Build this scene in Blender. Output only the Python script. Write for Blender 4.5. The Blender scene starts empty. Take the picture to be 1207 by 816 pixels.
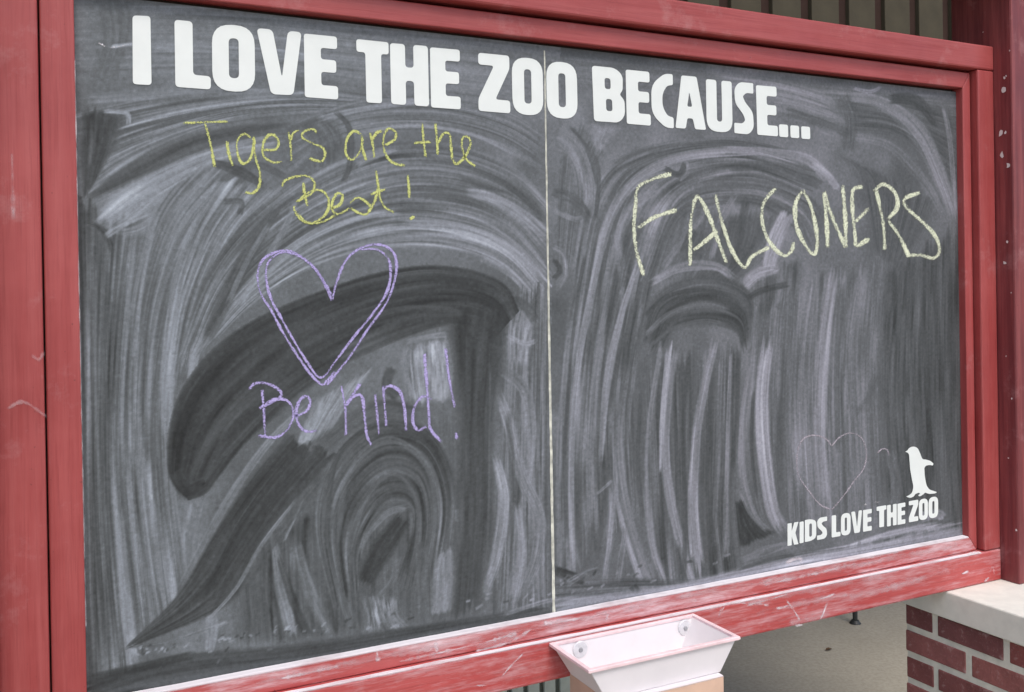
import bpy, bmesh, math, random
import numpy as np
from mathutils import Matrix, Vector

sc = bpy.context.scene
col = sc.collection
rng = random.Random(7)

# ---------------------------------------------------------------- camera
CAM = np.array([-0.03694, -1.76425, 0.69228])
YAW, PITCH, ROLL, FPX = 0.454464, -0.0040643, -0.0170265, 1102.113
CX, CY, PW, PH = 603.465, 347.003, 1207.0, 816.0
_f = np.array([math.sin(YAW) * math.cos(PITCH), math.cos(YAW) * math.cos(PITCH), math.sin(PITCH)])
_r0 = np.array([math.cos(YAW), -math.sin(YAW), 0.0])
_u0 = np.cross(_r0, _f)
_r = math.cos(ROLL) * _r0 + math.sin(ROLL) * _u0
_u = -math.sin(ROLL) * _r0 + math.cos(ROLL) * _u0
cam = bpy.data.cameras.new('camera')
cam.sensor_width = 36.0
cam.sensor_fit = 'HORIZONTAL'
cam.lens = FPX / PW * 36.0
cam.shift_x = (PW / 2 - CX) / PW
cam.shift_y = -(PH / 2 - CY) / PW
cam.clip_start = 0.02
cam.clip_end = 2000
camo = bpy.data.objects.new('camera', cam)
M4 = Matrix.Identity(4)
for i in range(3):
    M4[i][0], M4[i][1], M4[i][2], M4[i][3] = _r[i], _u[i], -_f[i], CAM[i]
camo.matrix_world = M4
col.objects.link(camo)
sc.camera = camo

# ---------------------------------------------------------------- sky, sun, exposure
SUN_EL, SUN_AZ = 58.0, 184.0        # azimuth measured clockwise from +y, the sun is in front of the board
w = bpy.data.worlds.new('World')
sc.world = w
w.use_nodes = True
nt = w.node_tree
bg = nt.nodes['Background']
sky = nt.nodes.new('ShaderNodeTexSky')
sky.sky_type = 'NISHITA'
sky.sun_disc = False
sky.sun_elevation = math.radians(SUN_EL)
sky.sun_rotation = math.radians(SUN_AZ)
sky.air_density = 1.0
sky.dust_density = 3.0
sky.ozone_density = 1.0
nt.links.new(sky.outputs[0], bg.inputs[0])
bg.inputs[1].default_value = 0.13
sl = bpy.data.lights.new('sun', 'SUN')
sl.energy = 1.0
sl.angle = math.radians(22)
sl.color = (1.0, 0.975, 0.95)
so = bpy.data.objects.new('sun', sl)
_el, _az = math.radians(SUN_EL), math.radians(SUN_AZ)
sdir = Vector((math.sin(_az) * math.cos(_el), math.cos(_az) * math.cos(_el), math.sin(_el)))
so.rotation_euler = sdir.to_track_quat('Z', 'Y').to_euler()
so.location = (0, -4, 6)
col.objects.link(so)
sc.view_settings.view_transform = 'Standard'
sc.view_settings.look = 'None'
sc.view_settings.gamma = 1.0
sc.view_settings.exposure = 0.72
BOARD_LIGHT, BOARD_VEIL = 1.18, 0.012     # how bright a white surface on the board shows, and its sheen

# ---------------------------------------------------------------- helpers
def ray(x, y):
    return _f + (x - CX) / FPX * _r - (y - CY) / FPX * _u

def hit(x, y, axis, v):
    d = ray(x, y)
    return CAM + d * ((v - CAM[axis]) / d[axis])

def bpt(x, y, Y=0.0):
    """where a point seen in the photograph lies on the upright plane y = Y, as (x, z)"""
    p = hit(x, y, 1, Y)
    return (p[0], p[2])

def tag(o, label=None, cat=None, group=None, kind=None):
    if label: o['label'] = label
    if cat: o['category'] = cat
    if group: o['group'] = group
    if kind: o['kind'] = kind
    return o

def empty(name, loc=(0, 0, 0)):
    o = bpy.data.objects.new(name, None)
    o.location = loc
    o.empty_display_size = 0.1
    col.objects.link(o)
    return o

def link(name, me, mat, parent=None):
    if mat is not None:
        me.materials.clear()
        me.materials.append(mat)
    o = bpy.data.objects.new(name, me)
    col.objects.link(o)
    if parent is not None:
        o.parent = parent
        off = Vector((0, 0, 0))
        q = parent
        while q is not None:
            off += q.location
            q = q.parent
        o.location = -off
    return o

def from_bm(name, bm, mat, parent=None, smooth=False):
    me = bpy.data.meshes.new(name)
    bmesh.ops.recalc_face_normals(bm, faces=bm.faces[:])
    bm.to_mesh(me)
    bm.free()
    if smooth:
        for p in me.polygons: p.use_smooth = True
    return link(name, me, mat, parent)

def bev(bm, r, seg=2):
    if r > 0:
        bmesh.ops.bevel(bm, geom=bm.edges[:], offset=r, segments=seg, affect='EDGES', profile=0.5)

def box_bm(x0, x1, y0, y1, z0, z1, r=0.0):
    bm = bmesh.new()
    v = [bm.verts.new(c) for c in ((x0,y0,z0),(x1,y0,z0),(x1,y1,z0),(x0,y1,z0),(x0,y0,z1),(x1,y0,z1),(x1,y1,z1),(x0,y1,z1))]
    for f in ((0,1,2,3),(4,5,6,7),(0,1,5,4),(1,2,6,5),(2,3,7,6),(3,0,4,7)):
        bm.faces.new([v[i] for i in f])
    bev(bm, r)
    return bm

def prism_bm(poly, y0, y1, r=0.0):
    """an outline in (x, z) given depth along y"""
    bm = bmesh.new()
    a = [bm.verts.new((x, y0, z)) for x, z in poly]
    b = [bm.verts.new((x, y1, z)) for x, z in poly]
    n = len(poly)
    bm.faces.new(a)
    bm.faces.new(b)
    for i in range(n):
        bm.faces.new([a[i], a[(i + 1) % n], b[(i + 1) % n], b[i]])
    bev(bm, r)
    return bm

def catmull(pts, n):
    P = np.array(pts, float)
    if len(P) == 2:
        t = np.linspace(0, 1, n)[:, None]
        return P[0] * (1 - t) + P[1] * t
    Q = np.vstack([2 * P[0] - P[1], P, 2 * P[-1] - P[-2]])
    seg = np.linalg.norm(np.diff(P, axis=0), axis=1)
    cum = np.concatenate([[0], np.cumsum(seg)])
    s = np.linspace(0, cum[-1], n)
    k = np.clip(np.searchsorted(cum, s, side='right') - 1, 0, len(seg) - 1)
    t = ((s - cum[k]) / np.maximum(seg[k], 1e-9))[:, None]
    p0, p1, p2, p3 = Q[k], Q[k + 1], Q[k + 2], Q[k + 3]
    return 0.5 * (2 * p1 + (p2 - p0) * t + (2 * p0 - 5 * p1 + 4 * p2 - p3) * t ** 2 + (3 * p1 - p0 - 3 * p2 + p3) * t ** 3)

# ---------------------------------------------------------------- materials
class NT:
    def __init__(self, name):
        self.m = bpy.data.materials.new(name)
        self.m.use_nodes = True
        self.t = self.m.node_tree
        self.b = self.t.nodes['Principled BSDF']
        self.out = self.t.nodes['Material Output']
        self.tc = self.t.nodes.new('ShaderNodeTexCoord')
    def n(self, typ, **kw):
        nd = self.t.nodes.new(typ)
        for k, v in kw.items(): setattr(nd, k, v)
        return nd
    def l(self, a, b): self.t.links.new(a, b)
    def coords(self, scale=(1, 1, 1), src='Object'):
        mp = self.n('ShaderNodeMapping')
        mp.inputs['Scale'].default_value = scale
        self.l(self.tc.outputs[src], mp.inputs[0])
        return mp.outputs[0]
    def noise(self, scale, detail=3, rough=0.55, sc3=(1, 1, 1)):
        nz = self.n('ShaderNodeTexNoise')
        nz.inputs['Scale'].default_value = scale
        nz.inputs['Detail'].default_value = detail
        nz.inputs['Roughness'].default_value = rough
        self.l(self.coords(sc3), nz.inputs['Vector'])
        return nz.outputs[0]
    def ramp(self, src, stops):
        r = self.n('ShaderNodeValToRGB')
        e = r.color_ramp.elements
        while len(e) < len(stops): e.new(0.5)
        for k, (p, c) in enumerate(stops):
            e[k].position = p
            e[k].color = (c, c, c, 1) if not isinstance(c, tuple) else (*c, 1)
        self.l(src, r.inputs[0])
        return r.outputs[0]
    def mix(self, fac, a, b, typ='MIX'):
        m = self.n('ShaderNodeMixRGB', blend_type=typ)
        for i, v in ((0, fac), (1, a), (2, b)):
            if hasattr(v, 'links') or hasattr(v, 'is_output'): self.l(v, m.inputs[i])
            elif i == 0: m.inputs[0].default_value = v
            else: m.inputs[i].default_value = (*v, 1)
        return m.outputs[0]
    def math(self, op, a, b=0.0):
        m = self.n('ShaderNodeMath', operation=op)
        for i, v in ((0, a), (1, b)):
            if hasattr(v, 'is_output'): self.l(v, m.inputs[i])
            else: m.inputs[i].default_value = v
        return m.outputs[0]
    def bump(self, h, strength=0.3, dist=0.002):
        b = self.n('ShaderNodeBump')
        b.inputs['Strength'].default_value = strength
        b.inputs['Distance'].default_value = dist
        self.l(h, b.inputs['Height'])
        self.l(b.outputs[0], self.b.inputs['Normal'])
    def base(self, c): 
        if isinstance(c, tuple): self.b.inputs['Base Color'].default_value = (*c, 1)
        else: self.l(c, self.b.inputs['Base Color'])
    def rough(self, v, spec=None):
        if hasattr(v, 'is_output'): self.l(v, self.b.inputs['Roughness'])
        else: self.b.inputs['Roughness'].default_value = v
        if spec is not None: self.b.inputs['Specular IOR Level'].default_value = spec

def red_paint(name, grain, dusty=0.0, c0=(0.27, 0.036, 0.035), c1=(0.37, 0.07, 0.067)):
    k = NT(name)
    g = {'x': (3, 60, 60), 'z': (60, 60, 3)}[grain]
    g2 = {'x': (9, 300, 300), 'z': (300, 300, 9)}[grain]
    n1 = k.noise(1.0, 4, 0.6, g)
    n4 = k.noise(1.0, 3, 0.6, g2)
    n2 = k.noise(2.6, 5, 0.68)
    c = k.mix(k.ramp(n2, [(0.32, 0.0), (0.68, 1.0)]), c0, c1)
    c = k.mix(k.ramp(n1, [(0.42, 0.0), (0.75, 0.5)]), c, (0.42, 0.105, 0.10))
    c = k.mix(k.ramp(n4, [(0.30, 0.35), (0.5, 0.0)]), c, (0.20, 0.022, 0.022))
    # rubbed, dusty places and small chips
    ru = k.noise(7.0, 6, 0.75)
    c = k.mix(k.ramp(ru, [(0.58, 0.0), (0.75, 0.30)]), c, (0.52, 0.30, 0.30))
    sp = k.noise(120, 2, 0.5)
    c = k.mix(k.ramp(sp, [(0.74, 0.0), (0.78, 0.6)]), c, (0.10, 0.02, 0.02))
    if dusty > 0:
        d1 = k.noise(2.2, 5, 0.7, (2.2, 6, 11))
        d2 = k.noise(6.0, 5, 0.75, (1.2, 10, 14))
        dd = k.math('MULTIPLY', d1, d2)
        c = k.mix(k.ramp(dd, [(0.22, 0.0), (0.30, 0.30 * dusty), (0.42, 0.8 * dusty)]), c, (0.74, 0.6, 0.63))
    k.base(c)
    k.rough(k.ramp(ru, [(0.3, 0.34), (0.7, 0.6)]), 0.5)
    k.bump(k.math('ADD', n1, k.math('MULTIPLY', n4, 0.6)), 0.4, 0.0016)
    return k.m

M_RED_X = red_paint('red_paint_rail', 'x')
M_RED_Z = red_paint('red_paint_stile', 'z')
M_RED_D = red_paint('red_paint_chalky_trim', 'x', 1.0, (0.38, 0.055, 0.052), (0.46, 0.10, 0.098))
M_RED_D2 = red_paint('red_paint_chalky_rail', 'x', 0.6, (0.39, 0.046, 0.044), (0.46, 0.08, 0.077))
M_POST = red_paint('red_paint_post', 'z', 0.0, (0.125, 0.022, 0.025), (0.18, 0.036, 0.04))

def mat_panel():
    k = NT('chalkboard_slate')
    at = k.n('ShaderNodeAttribute', attribute_name='chalk')
    fac = at.outputs['Fac']
    gr = k.noise(420, 2, 0.6)
    g2 = k.noise(160, 3, 0.6)
    m = k.math('MULTIPLY', fac, k.ramp(gr, [(0.25, 0.88), (0.75, 1.12)]))
    m = k.math('MULTIPLY', m, k.ramp(g2, [(0.25, 0.9), (0.75, 1.1)]))
    cb = k.n('ShaderNodeCombineColor')
    tint = k.n('ShaderNodeAttribute', attribute_name='tint')
    # thin chalk film on slate: bare slate leans green, the chalk left on it leans blue, lavender on the second panel
    lt = k.ramp(m, [(0.03, 0.0), (0.22, 1.0)])
    tf = k.math('MULTIPLY', tint.outputs['Fac'], lt)
    k.l(k.math('MULTIPLY', m, k.math('ADD', k.math('MULTIPLY', tf, 0.06), 0.92)), cb.inputs[0])
    k.l(k.math('MULTIPLY', m, k.math('SUBTRACT', 1.01, k.math('MULTIPLY', tf, 0.025))), cb.inputs[1])
    k.l(k.math('MULTIPLY', m, k.math('ADD', k.math('MULTIPLY', lt, 0.10), 1.02)), cb.inputs[2])
    k.base(cb.outputs[0])
    k.rough(0.62, 0.35)
    k.bump(gr, 0.08, 0.0005)
    return k.m
M_PANEL = mat_panel()

def mat_chalk(name, c, lo=0.24, hi=0.50, scale=430, edge=0.24):
    """grainy chalk: covers the tooth of the board in specks, thins out towards the stroke's edge"""
    k = NT(name)
    nz = k.noise(scale, 2, 0.6)
    at = k.n('ShaderNodeAttribute', attribute_name='edge')
    v = k.math('SUBTRACT', nz, k.math('MULTIPLY', k.math('POWER', at.outputs['Fac'], 2.0), edge))
    a = k.ramp(v, [(lo, 0.0), (hi, 1.0)])
    n2 = k.noise(60, 2)
    k.base(k.mix(k.ramp(n2, [(0.3, 0.0), (0.7, 1.0)]), tuple(q * 0.86 for q in c), c))
    k.rough(0.95, 0.05)
    k.l(a, k.b.inputs['Alpha'])
    return k.m
M_CH_YEL = mat_chalk('yellow_chalk', (0.58, 0.61, 0.22))
M_CH_PUR = mat_chalk('purple_chalk', (0.44, 0.38, 0.66))
M_CH_PAL = mat_chalk('pale_green_chalk', (0.70, 0.73, 0.55), 0.25, 0.50, 300, 0.24)
M_CH_FNT = mat_chalk('faint_pink_chalk', (0.42, 0.38, 0.42), 0.24, 0.56)
M_CH_WHT = mat_chalk('white_chalk', (0.8, 0.78, 0.8), 0.36, 0.66, 240, 0.25)
def mat_haze(name, c, top=0.85, scale=14, lo=0.30, hi=0.60):
    k = NT(name)
    nz = k.noise(scale, 4, 0.6, (1, 1, 3))
    at = k.n('ShaderNodeAttribute', attribute_name='edge')
    a = k.math('MULTIPLY', k.ramp(nz, [(lo, 0.0), (hi, top)]), k.math('SUBTRACT', 1.0, at.outputs['Fac']))
    k.base(c)
    k.rough(0.95, 0.05)
    k.l(a, k.b.inputs['Alpha'])
    return k.m
M_HZ_EDGE = mat_haze('rubbed_chalk_edge', (0.70, 0.64, 0.66), 0.6, 9, 0.32, 0.66)
M_HZ = mat_haze('rubbed_chalk', (0.80, 0.72, 0.75), 0.9, 26, 0.3, 0.62)
M_HZ_THIN = mat_haze('thin_rubbed_chalk', (0.72, 0.56, 0.58), 0.6, 16, 0.3, 0.7)
M_LEDGE = mat_haze('ledge_chalk_dust', (0.74, 0.71, 0.73), 0.95, 6, 0.12, 0.5)
M_CH_DUST = mat_chalk('chalk_dust', (0.74, 0.71, 0.73), 0.22, 0.60, 45, 0.30)

def simple(name, c, rough=0.6, spec=0.4, var=0.12, scale=8, bump=0.0, bscale=200):
    k = NT(name)
    n = k.noise(scale, 4, 0.6)
    k.base(k.mix(k.ramp(n, [(0.3, 0.0), (0.7, 1.0)]), tuple(v * (1 - var) for v in c), tuple(min(1, v * (1 + var)) for v in c)))
    k.rough(rough, spec)
    if bump: k.bump(k.noise(bscale, 3), bump, 0.002)
    return k.m
M_VINYL = simple('white_vinyl', (0.71, 0.74, 0.71), 0.5, 0.4, 0.03, 20)
M_SEAM = simple('pale_seam', (0.56, 0.56, 0.48), 0.8, 0.2, 0.35, 60)
M_BACK = simple('back_board_gap_shade', (0.045, 0.035, 0.03), 0.8, 0.2)  # back board coloured dark to deepen the shadow gap under the top trim
M_BRICKS = []
for i, c in enumerate(((0.22, 0.07, 0.062), (0.18, 0.064, 0.06), (0.27, 0.10, 0.09), (0.24, 0.09, 0.084), (0.16, 0.062, 0.06))):
    k = NT('red_brick_%d' % i)
    n = k.noise(18, 5, 0.7)
    s = k.noise(160, 3, 0.6)
    cc = k.mix(k.ramp(n, [(0.3, 0.0), (0.7, 1.0)]), tuple(v * 0.8 for v in c), tuple(v * 1.25 for v in c))
    cc = k.mix(k.ramp(s, [(0.6, 0.0), (0.8, 0.4)]), cc, (0.40, 0.30, 0.28))
    st = k.noise(34, 5, 0.75)
    cc = k.mix(k.ramp(st, [(0.56, 0.0), (0.72, 0.5)]), cc, (0.45, 0.36, 0.34))
    k.base(cc)
    k.rough(0.85, 0.25)
    k.bump(k.math('ADD', s, st), 0.8, 0.003)
    M_BRICKS.append(k.m)
M_MORTAR = simple('pale_mortar', (0.60, 0.58, 0.50), 0.9, 0.15, 0.12, 30, 0.4, 300)
M_CAP = simple('limestone_cap', (0.66, 0.65, 0.58), 0.85, 0.2, 0.07, 25, 0.25, 350)
M_TRAY = simple('white_plastic', (0.73, 0.69, 0.695), 0.45, 0.45, 0.04, 14)
M_RIM = simple('pinkish_rim', (0.80, 0.60, 0.61), 0.5, 0.4, 0.14, 18)  # rim coloured pinker than the tray body
M_SCREW = simple('dull_zinc', (0.62, 0.61, 0.62), 0.5, 0.5, 0.12, 90)
M_SHELF = simple('tan_wood', (0.62, 0.42, 0.31), 0.7, 0.3, 0.14, 9)
M_WALL = simple('olive_brown_board', (0.062, 0.052, 0.032), 0.75, 0.25, 0.18, 5)
M_WALLGAP = simple('dark_wall_core', (0.045, 0.027, 0.022), 0.9, 0.1)
M_ROOF = simple('dark_roof_boards', (0.06, 0.042, 0.035), 0.85, 0.2)
M_BLACK = simple('black_metal', (0.03, 0.032, 0.03), 0.5, 0.5)
M_LEAF = simple('dry_brown_leaf', (0.09, 0.05, 0.025), 0.8, 0.2)
M_PALE = simple('pale_grey_green_wood', (0.52, 0.55, 0.48), 0.8, 0.2, 0.15, 12)
M_FLECK = simple('bare_white_flecks', (0.68, 0.62, 0.6), 0.8, 0.2)

def mat_ground():
    k = NT('sandy_concrete')
    n1 = k.noise(0.9, 5, 0.65)
    n2 = k.noise(70, 4, 0.7)
    n3 = k.noise(6, 4, 0.65)
    c = k.mix(k.ramp(n1, [(0.3, 0.0), (0.7, 1.0)]), (0.37, 0.335, 0.265), (0.44, 0.40, 0.32))
    c = k.mix(k.ramp(n3, [(0.4, 0.0), (0.8, 0.35)]), c, (0.29, 0.265, 0.21))
    c = k.mix(k.ramp(n2, [(0.35, 0.45), (0.6, 0.0)]), c, (0.25, 0.225, 0.17))
    k.base(c)
    k.rough(0.9, 0.2)
    k.bump(n2, 0.4, 0.003)
    return k.m
M_GROUND = mat_ground()

# ---------------------------------------------------------------- the setting
GZ = -0.86
bm = bmesh.new()
S = 400
v = [bm.verts.new(c) for c in ((-S, -S, GZ), (S, -S, GZ), (S, S, GZ), (-S, S, GZ))]
bm.faces.new(v)
tag(from_bm('ground', bm, M_GROUND), kind='structure')

# wall of the building behind, boarded upright, with dark grooves
WY = 2.2
wall = tag(empty('boarded_wall', (4.0, WY, GZ)), 'dark olive brown wall of upright boards behind the chalkboard', 'wall')
x0_end = 8.0
from_bm('wall_core', box_bm(-2.6, x0_end, WY + 0.03, WY + 0.2, GZ, 3.0), M_WALLGAP, wall)
x0s = bpt(904, 5, WY)[0]
pitch = (bpt(1117, 30, WY)[0] - x0s) / 5.0
bw = pitch * 0.72
bme = None
for i in range(-26, 30):
    xa = x0s + i * pitch + pitch * 0.14
    if xa < -2.6 or xa + bw > x0_end: continue
    if bme is None:
        bmx = box_bm(0, bw, 0, 0.035, GZ, 2.98, 0.004)
        ob = from_bm('board', bmx, M_WALL, wall)
        bme = ob.data
    else:
        ob = link('board', bme, None, wall)
    ob.location.x += xa
    ob.location.y += WY

# roof over the board and the passage behind it
roof = tag(empty('shelter_roof', (1.1, 0.5, 1.62)), 'dark boarded shelter roof carried on the red posts', 'roof')
bm = box_bm(-1.6, 5.2, -0.10, 1.2, 1.62, 1.68)
for v_ in bm.verts: v_.co.z += 0.48 * (v_.co.y + 0.10)       # the deck climbs towards the back
from_bm('roof_deck', bm, M_ROOF, roof)
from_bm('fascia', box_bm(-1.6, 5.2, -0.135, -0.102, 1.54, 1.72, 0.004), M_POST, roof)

# ---------------------------------------------------------------- posts
PX = 2.2905
def post(x0, x1, label, zb=-0.1275):
    t = tag(empty('red_post', ((x0 + x1) / 2, 0, zb)), label, 'post')
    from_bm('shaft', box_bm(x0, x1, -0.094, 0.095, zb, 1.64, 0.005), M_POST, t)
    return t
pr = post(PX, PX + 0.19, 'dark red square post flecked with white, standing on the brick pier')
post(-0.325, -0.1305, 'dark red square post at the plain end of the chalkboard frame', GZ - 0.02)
# bare flecks on the inner face of the post
for (px, py, a, b) in ((1181, 183, 0.011, 0.017), (1185.5, 156, 0.007, 0.008), (1179.5, 157, 0.010, 0.014), (1189, 195, 0.012, 0.011), (1186, 90, 0.004, 0.005), (1184, 92, 0.006, 0.007), (1187.5, 285, 0.005, 0.006), (1184.5, 310, 0.008, 0.008), (1198, 625, 0.005, 0.005),
                       (1183, 106, 0.010, 0.014), (1190, 60, 0.003, 0.004), (1159, 38, 0.003, 0.003), (1186, 420, 0.003, 0.004), (1193, 470, 0.003, 0.004), (1189, 540, 0.004, 0.003), (1192, 345, 0.003, 0.003)):
    c = hit(px, py, 0, PX)
    fb = bmesh.new()
    ring = []
    for q in range(7):
        an = q / 7 * 6.283
        rr = rng.uniform(0.35, 0.85)
        ring.append(fb.verts.new((PX - 0.0008, c[1] + a * rr * math.cos(an), c[2] + b * rr * math.sin(an))))
    fb.faces.new(ring)
    from_bm('paint_fleck', fb, M_FLECK, pr)

# ---------------------------------------------------------------- brick pier
CAPX, CAPY0, CAPY1, CAPZ0, CAPZ1 = 2.075, -0.46, 0.11, -0.2005, -0.1265
CAPX1 = 2.70
pier = tag(empty('brick_pier', ((CAPX + CAPX1) / 2, -0.17, GZ)), 'red brick pier with a pale stone cap under the post', 'pier')
bx0, bx1, by0, by1 = CAPX + 0.008, CAPX1 - 0.008, CAPY0 + 0.008, CAPY1 - 0.006
from_bm('mortar_core', box_bm(bx0 + 0.0025, bx1 - 0.0025, by0 + 0.0025, by1 - 0.0025, GZ - 0.02, CAPZ0 + 0.001), M_MORTAR, pier)
from_bm('stone_cap', box_bm(CAPX, CAPX1, CAPY0, CAPY1, CAPZ0, CAPZ1, 0.004), M_CAP, pier)
PITCH_Z, JT = 0.0735, 0.0165
cache = {}
def brick(cx, cy, cz, lx, ly, lz):
    key = (round(lx, 3), round(ly, 3), round(lz, 3), rng.randrange(5))
    if key not in cache:
        b = box_bm(-lx / 2, lx / 2, -ly / 2, ly / 2, -lz / 2, lz / 2, 0.003)
        me = bpy.data.meshes.new('brick')
        bmesh.ops.recalc_face_normals(b, faces=b.faces[:])
        b.to_mesh(me)
        b.free()
        me.materials.append(M_BRICKS[key[3]])
        cache[key] = me
    o = link('brick', cache[key], None, pier)
    o.location += Vector((cx + rng.uniform(-0.0012, 0.0012), cy + rng.uniform(-0.0012, 0.0012), cz + rng.uniform(-0.0008, 0.0008)))
    o.rotation_euler = (rng.uniform(-0.004, 0.004), 0, rng.uniform(-0.006, 0.006))
D = 0.09
z = CAPZ0
for course in range(9):
    zt = z - (0.002 if course == 0 else JT)
    zb = max(z - PITCH_Z, GZ - 0.01)
    if course == 0: zb = z - PITCH_Z + JT
    lz = zt - zb
    cz = (zt + zb) / 2
    z = zb
    # long sides (along y): start with a header or a long one at the far end, alternating
    for face in (0, 1):
        y = by1
        first = 0.088 if course % 2 == 0 else 0.190
        ln = first
        while y - 0.03 > by0:
            ya = max(y - ln, by0)
            fx = bx0 + D / 2 if face == 0 else bx1 - D / 2
            brick(fx, (y + ya) / 2, cz, D, y - ya, lz)
            y = ya - JT
            ln = 0.194
    for face in (0, 1):
        x = bx0 + D + JT
        ln = 0.190 if course % 2 == 0 else 0.1
        while x + 0.03 < bx1 - D - JT:
            xb = min(x + ln, bx1 - D - JT)
            fy = by0 + D / 2 if face == 0 else by1 - D / 2
            brick((x + xb) / 2, fy, cz, xb - x, D, lz)
            x = xb + JT
            ln = 0.194

# ---------------------------------------------------------------- the chalkboard
BW, BH, SEAM = 2.188, 1.222, 0.912
TY, RY = -0.021, -0.041       # how far trim and rails stand out from the slate
board = tag(empty('framed_chalkboard', (BW / 2, 0, -0.127)),
            'large smeared chalkboard in a red painted frame with white lettering across its top', 'chalkboard')
# trims, mitred
tb, tt, tL, tR = -0.040, 1.272, -0.053, BW + 0.030
from_bm('trim', prism_bm([(tL, tb), (tR, tb), (BW, 0), (0, 0)], TY, 0.02, 0.0025), M_RED_D, board)
from_bm('trim', prism_bm([(tL, tt - 0.007), (tR, tt - 0.007), (BW, BH), (0, BH)], TY, 0.02, 0.0025), M_RED_X, board)
from_bm('trim', prism_bm([(tL, tb), (0, 0), (0, BH), (tL, tt - 0.007)], TY, 0.02, 0.0025), M_RED_Z, board)
from_bm('trim', prism_bm([(tR, tb), (BW, 0), (BW, BH), (tR, tt - 0.007)], TY, 0.02, 0.0025), M_RED_Z, board)
RL, RR = -0.1295, PX - 0.0005
rail_b = from_bm('frame_rail', box_bm(RL, RR, RY, 0.035, -0.126, tb - 0.001, 0.005), M_RED_D2, board)
rail_t = from_bm('frame_rail', box_bm(RL, RR, RY, 0.035, tt + 0.001, 1.340, 0.005), M_RED_X, board)
from_bm('frame_stile', box_bm(RL, tL - 0.0025, RY + 0.001, 0.034, tb + 0.0005, tt - 0.0005, 0.004), M_RED_Z, board)
from_bm('frame_stile', box_bm(tR + 0.007, RR - 0.001, RY + 0.001, 0.034, tb + 0.0005, tt - 0.0005, 0.004), M_RED_Z, board)
from_bm('back_board', box_bm(-0.06, BW + 0.04, 0.012, 0.03, -0.045, BH + 0.055), M_BACK, board)

# ---- the chalk film on the slate, wiped stroke by stroke
CELL = 0.0018
NX, NZ = int(BW / CELL) + 1, int(BH / CELL) + 1
DX, DZ = BW / (NX - 1), BH / (NZ - 1)
prng = np.random.default_rng(5)

def vnoise(nu, nv, U, V):
    """smooth 2-D value noise on a nu x nv lattice, U and V in 0..1"""
    g = prng.standard_normal((nu + 3, nv + 3))
    u, v = np.clip(U, 0, 1) * nu, np.clip(V, 0, 1) * nv
    i, j = u.astype(int), v.astype(int)
    a, b = u - i, v - j
    a, b = a * a * (3 - 2 * a), b * b * (3 - 2 * b)
    return (g[i, j] * (1 - a) + g[i + 1, j] * a) * (1 - b) + (g[i, j + 1] * (1 - a) + g[i + 1, j + 1] * a) * b

XX, ZZ = np.meshgrid(np.linspace(0, 1, NX), np.linspace(0, 1, NZ))
FILM = 95 + 5 * vnoise(9, 6, XX, ZZ) + 4 * vnoise(40, 24, XX, ZZ)

def smooth01(x): 
    x = np.clip(x, 0, 1)
    return x * x * (3 - 2 * x)

def patch(A, B, lv, amp=12, alpha=0.9, soft=0.15, ends=0.08, spacing=0.011, ragged=0.5, lv2=None, ridge=0):
    """a wipe of the eraser between two edges A and B (points of the photograph laid onto the board)"""
    global FILM
    a, b = catmull(A, 160), catmull(B, 160)
    a = np.array([bpt(*q) for q in a]); b = np.array([bpt(*q) for q in b])
    Lm = max(np.linalg.norm(np.diff(a, axis=0), axis=1).sum(), np.linalg.norm(np.diff(b, axis=0), axis=1).sum())
    Wm = np.linalg.norm(a - b, axis=1).max()
    nu, nv = int(Lm / CELL / 0.55) + 8, int(Wm / CELL / 0.55) + 8
    u = np.linspace(0, 1, nu); v = np.linspace(0, 1, nv)
    au = np.stack([np.interp(u, np.linspace(0, 1, 160), a[:, k]) for k in (0, 1)], -1)
    bu = np.stack([np.interp(u, np.linspace(0, 1, 160), b[:, k]) for k in (0, 1)], -1)
    P = au[:, None, :] * (1 - v[None, :, None]) + bu[:, None, :] * v[None, :, None]
    U, V = np.meshgrid(u, v, indexing='ij')
    k = max(2, int(Wm / spacing)); m = max(2, int(Lm / 0.22))
    st = 0.52 * vnoise(m, k, U, V) + 0.45 * vnoise(m * 2, k * 2, U, V) + 0.42 * vnoise(m * 2, k * 4, U, V) + 0.30 * vnoise(m * 3, k * 8, U, V)
    val = lv + 1.3 * amp * st
    if lv2 is not None: val = val + (lv2 - lv) * smooth01(U)
    if ridge: val = val + ridge * (np.exp(-((V - 0.03) / 0.035) ** 2) + np.exp(-((V - 0.97) / 0.035) ** 2)) * (0.6 + 0.5 * vnoise(m * 2, 2, U, V))
    e = np.minimum(V, 1 - V)
    cov = smooth01((e + 0.02) / max(soft, 1e-3))
    uu = np.minimum(U, 1 - U) + 0.04 * vnoise(1, k * 3, U, V) * ragged
    cov = cov * smooth01(uu / max(ends, 1e-3) + 0.02) if ends > 0 else cov
    cov = cov * alpha * np.clip(1 + 0.25 * ragged * vnoise(m * 2, k * 2, U, V), 0, 1.08)
    cov = np.clip(cov, 0, 1)
    ix = np.rint(P[..., 0] / DX).astype(int); iz = np.rint(P[..., 1] / DZ).astype(int)
    ok = (ix >= 0) & (ix < NX) & (iz >= 0) & (iz < NZ)
    idx = (iz * NX + ix)[ok]
    c = cov[ok]
    cnt = np.bincount(idx, minlength=NX * NZ).reshape(NZ, NX)
    sw = np.bincount(idx, weights=c, minlength=NX * NZ).reshape(NZ, NX)
    sv = np.bincount(idx, weights=c * val[ok], minlength=NX * NZ).reshape(NZ, NX)
    mw = sw / np.maximum(cnt, 1)
    vv = sv / np.maximum(sw, 1e-9)
    FILM = FILM * (1 - mw) + vv * mw

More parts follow.
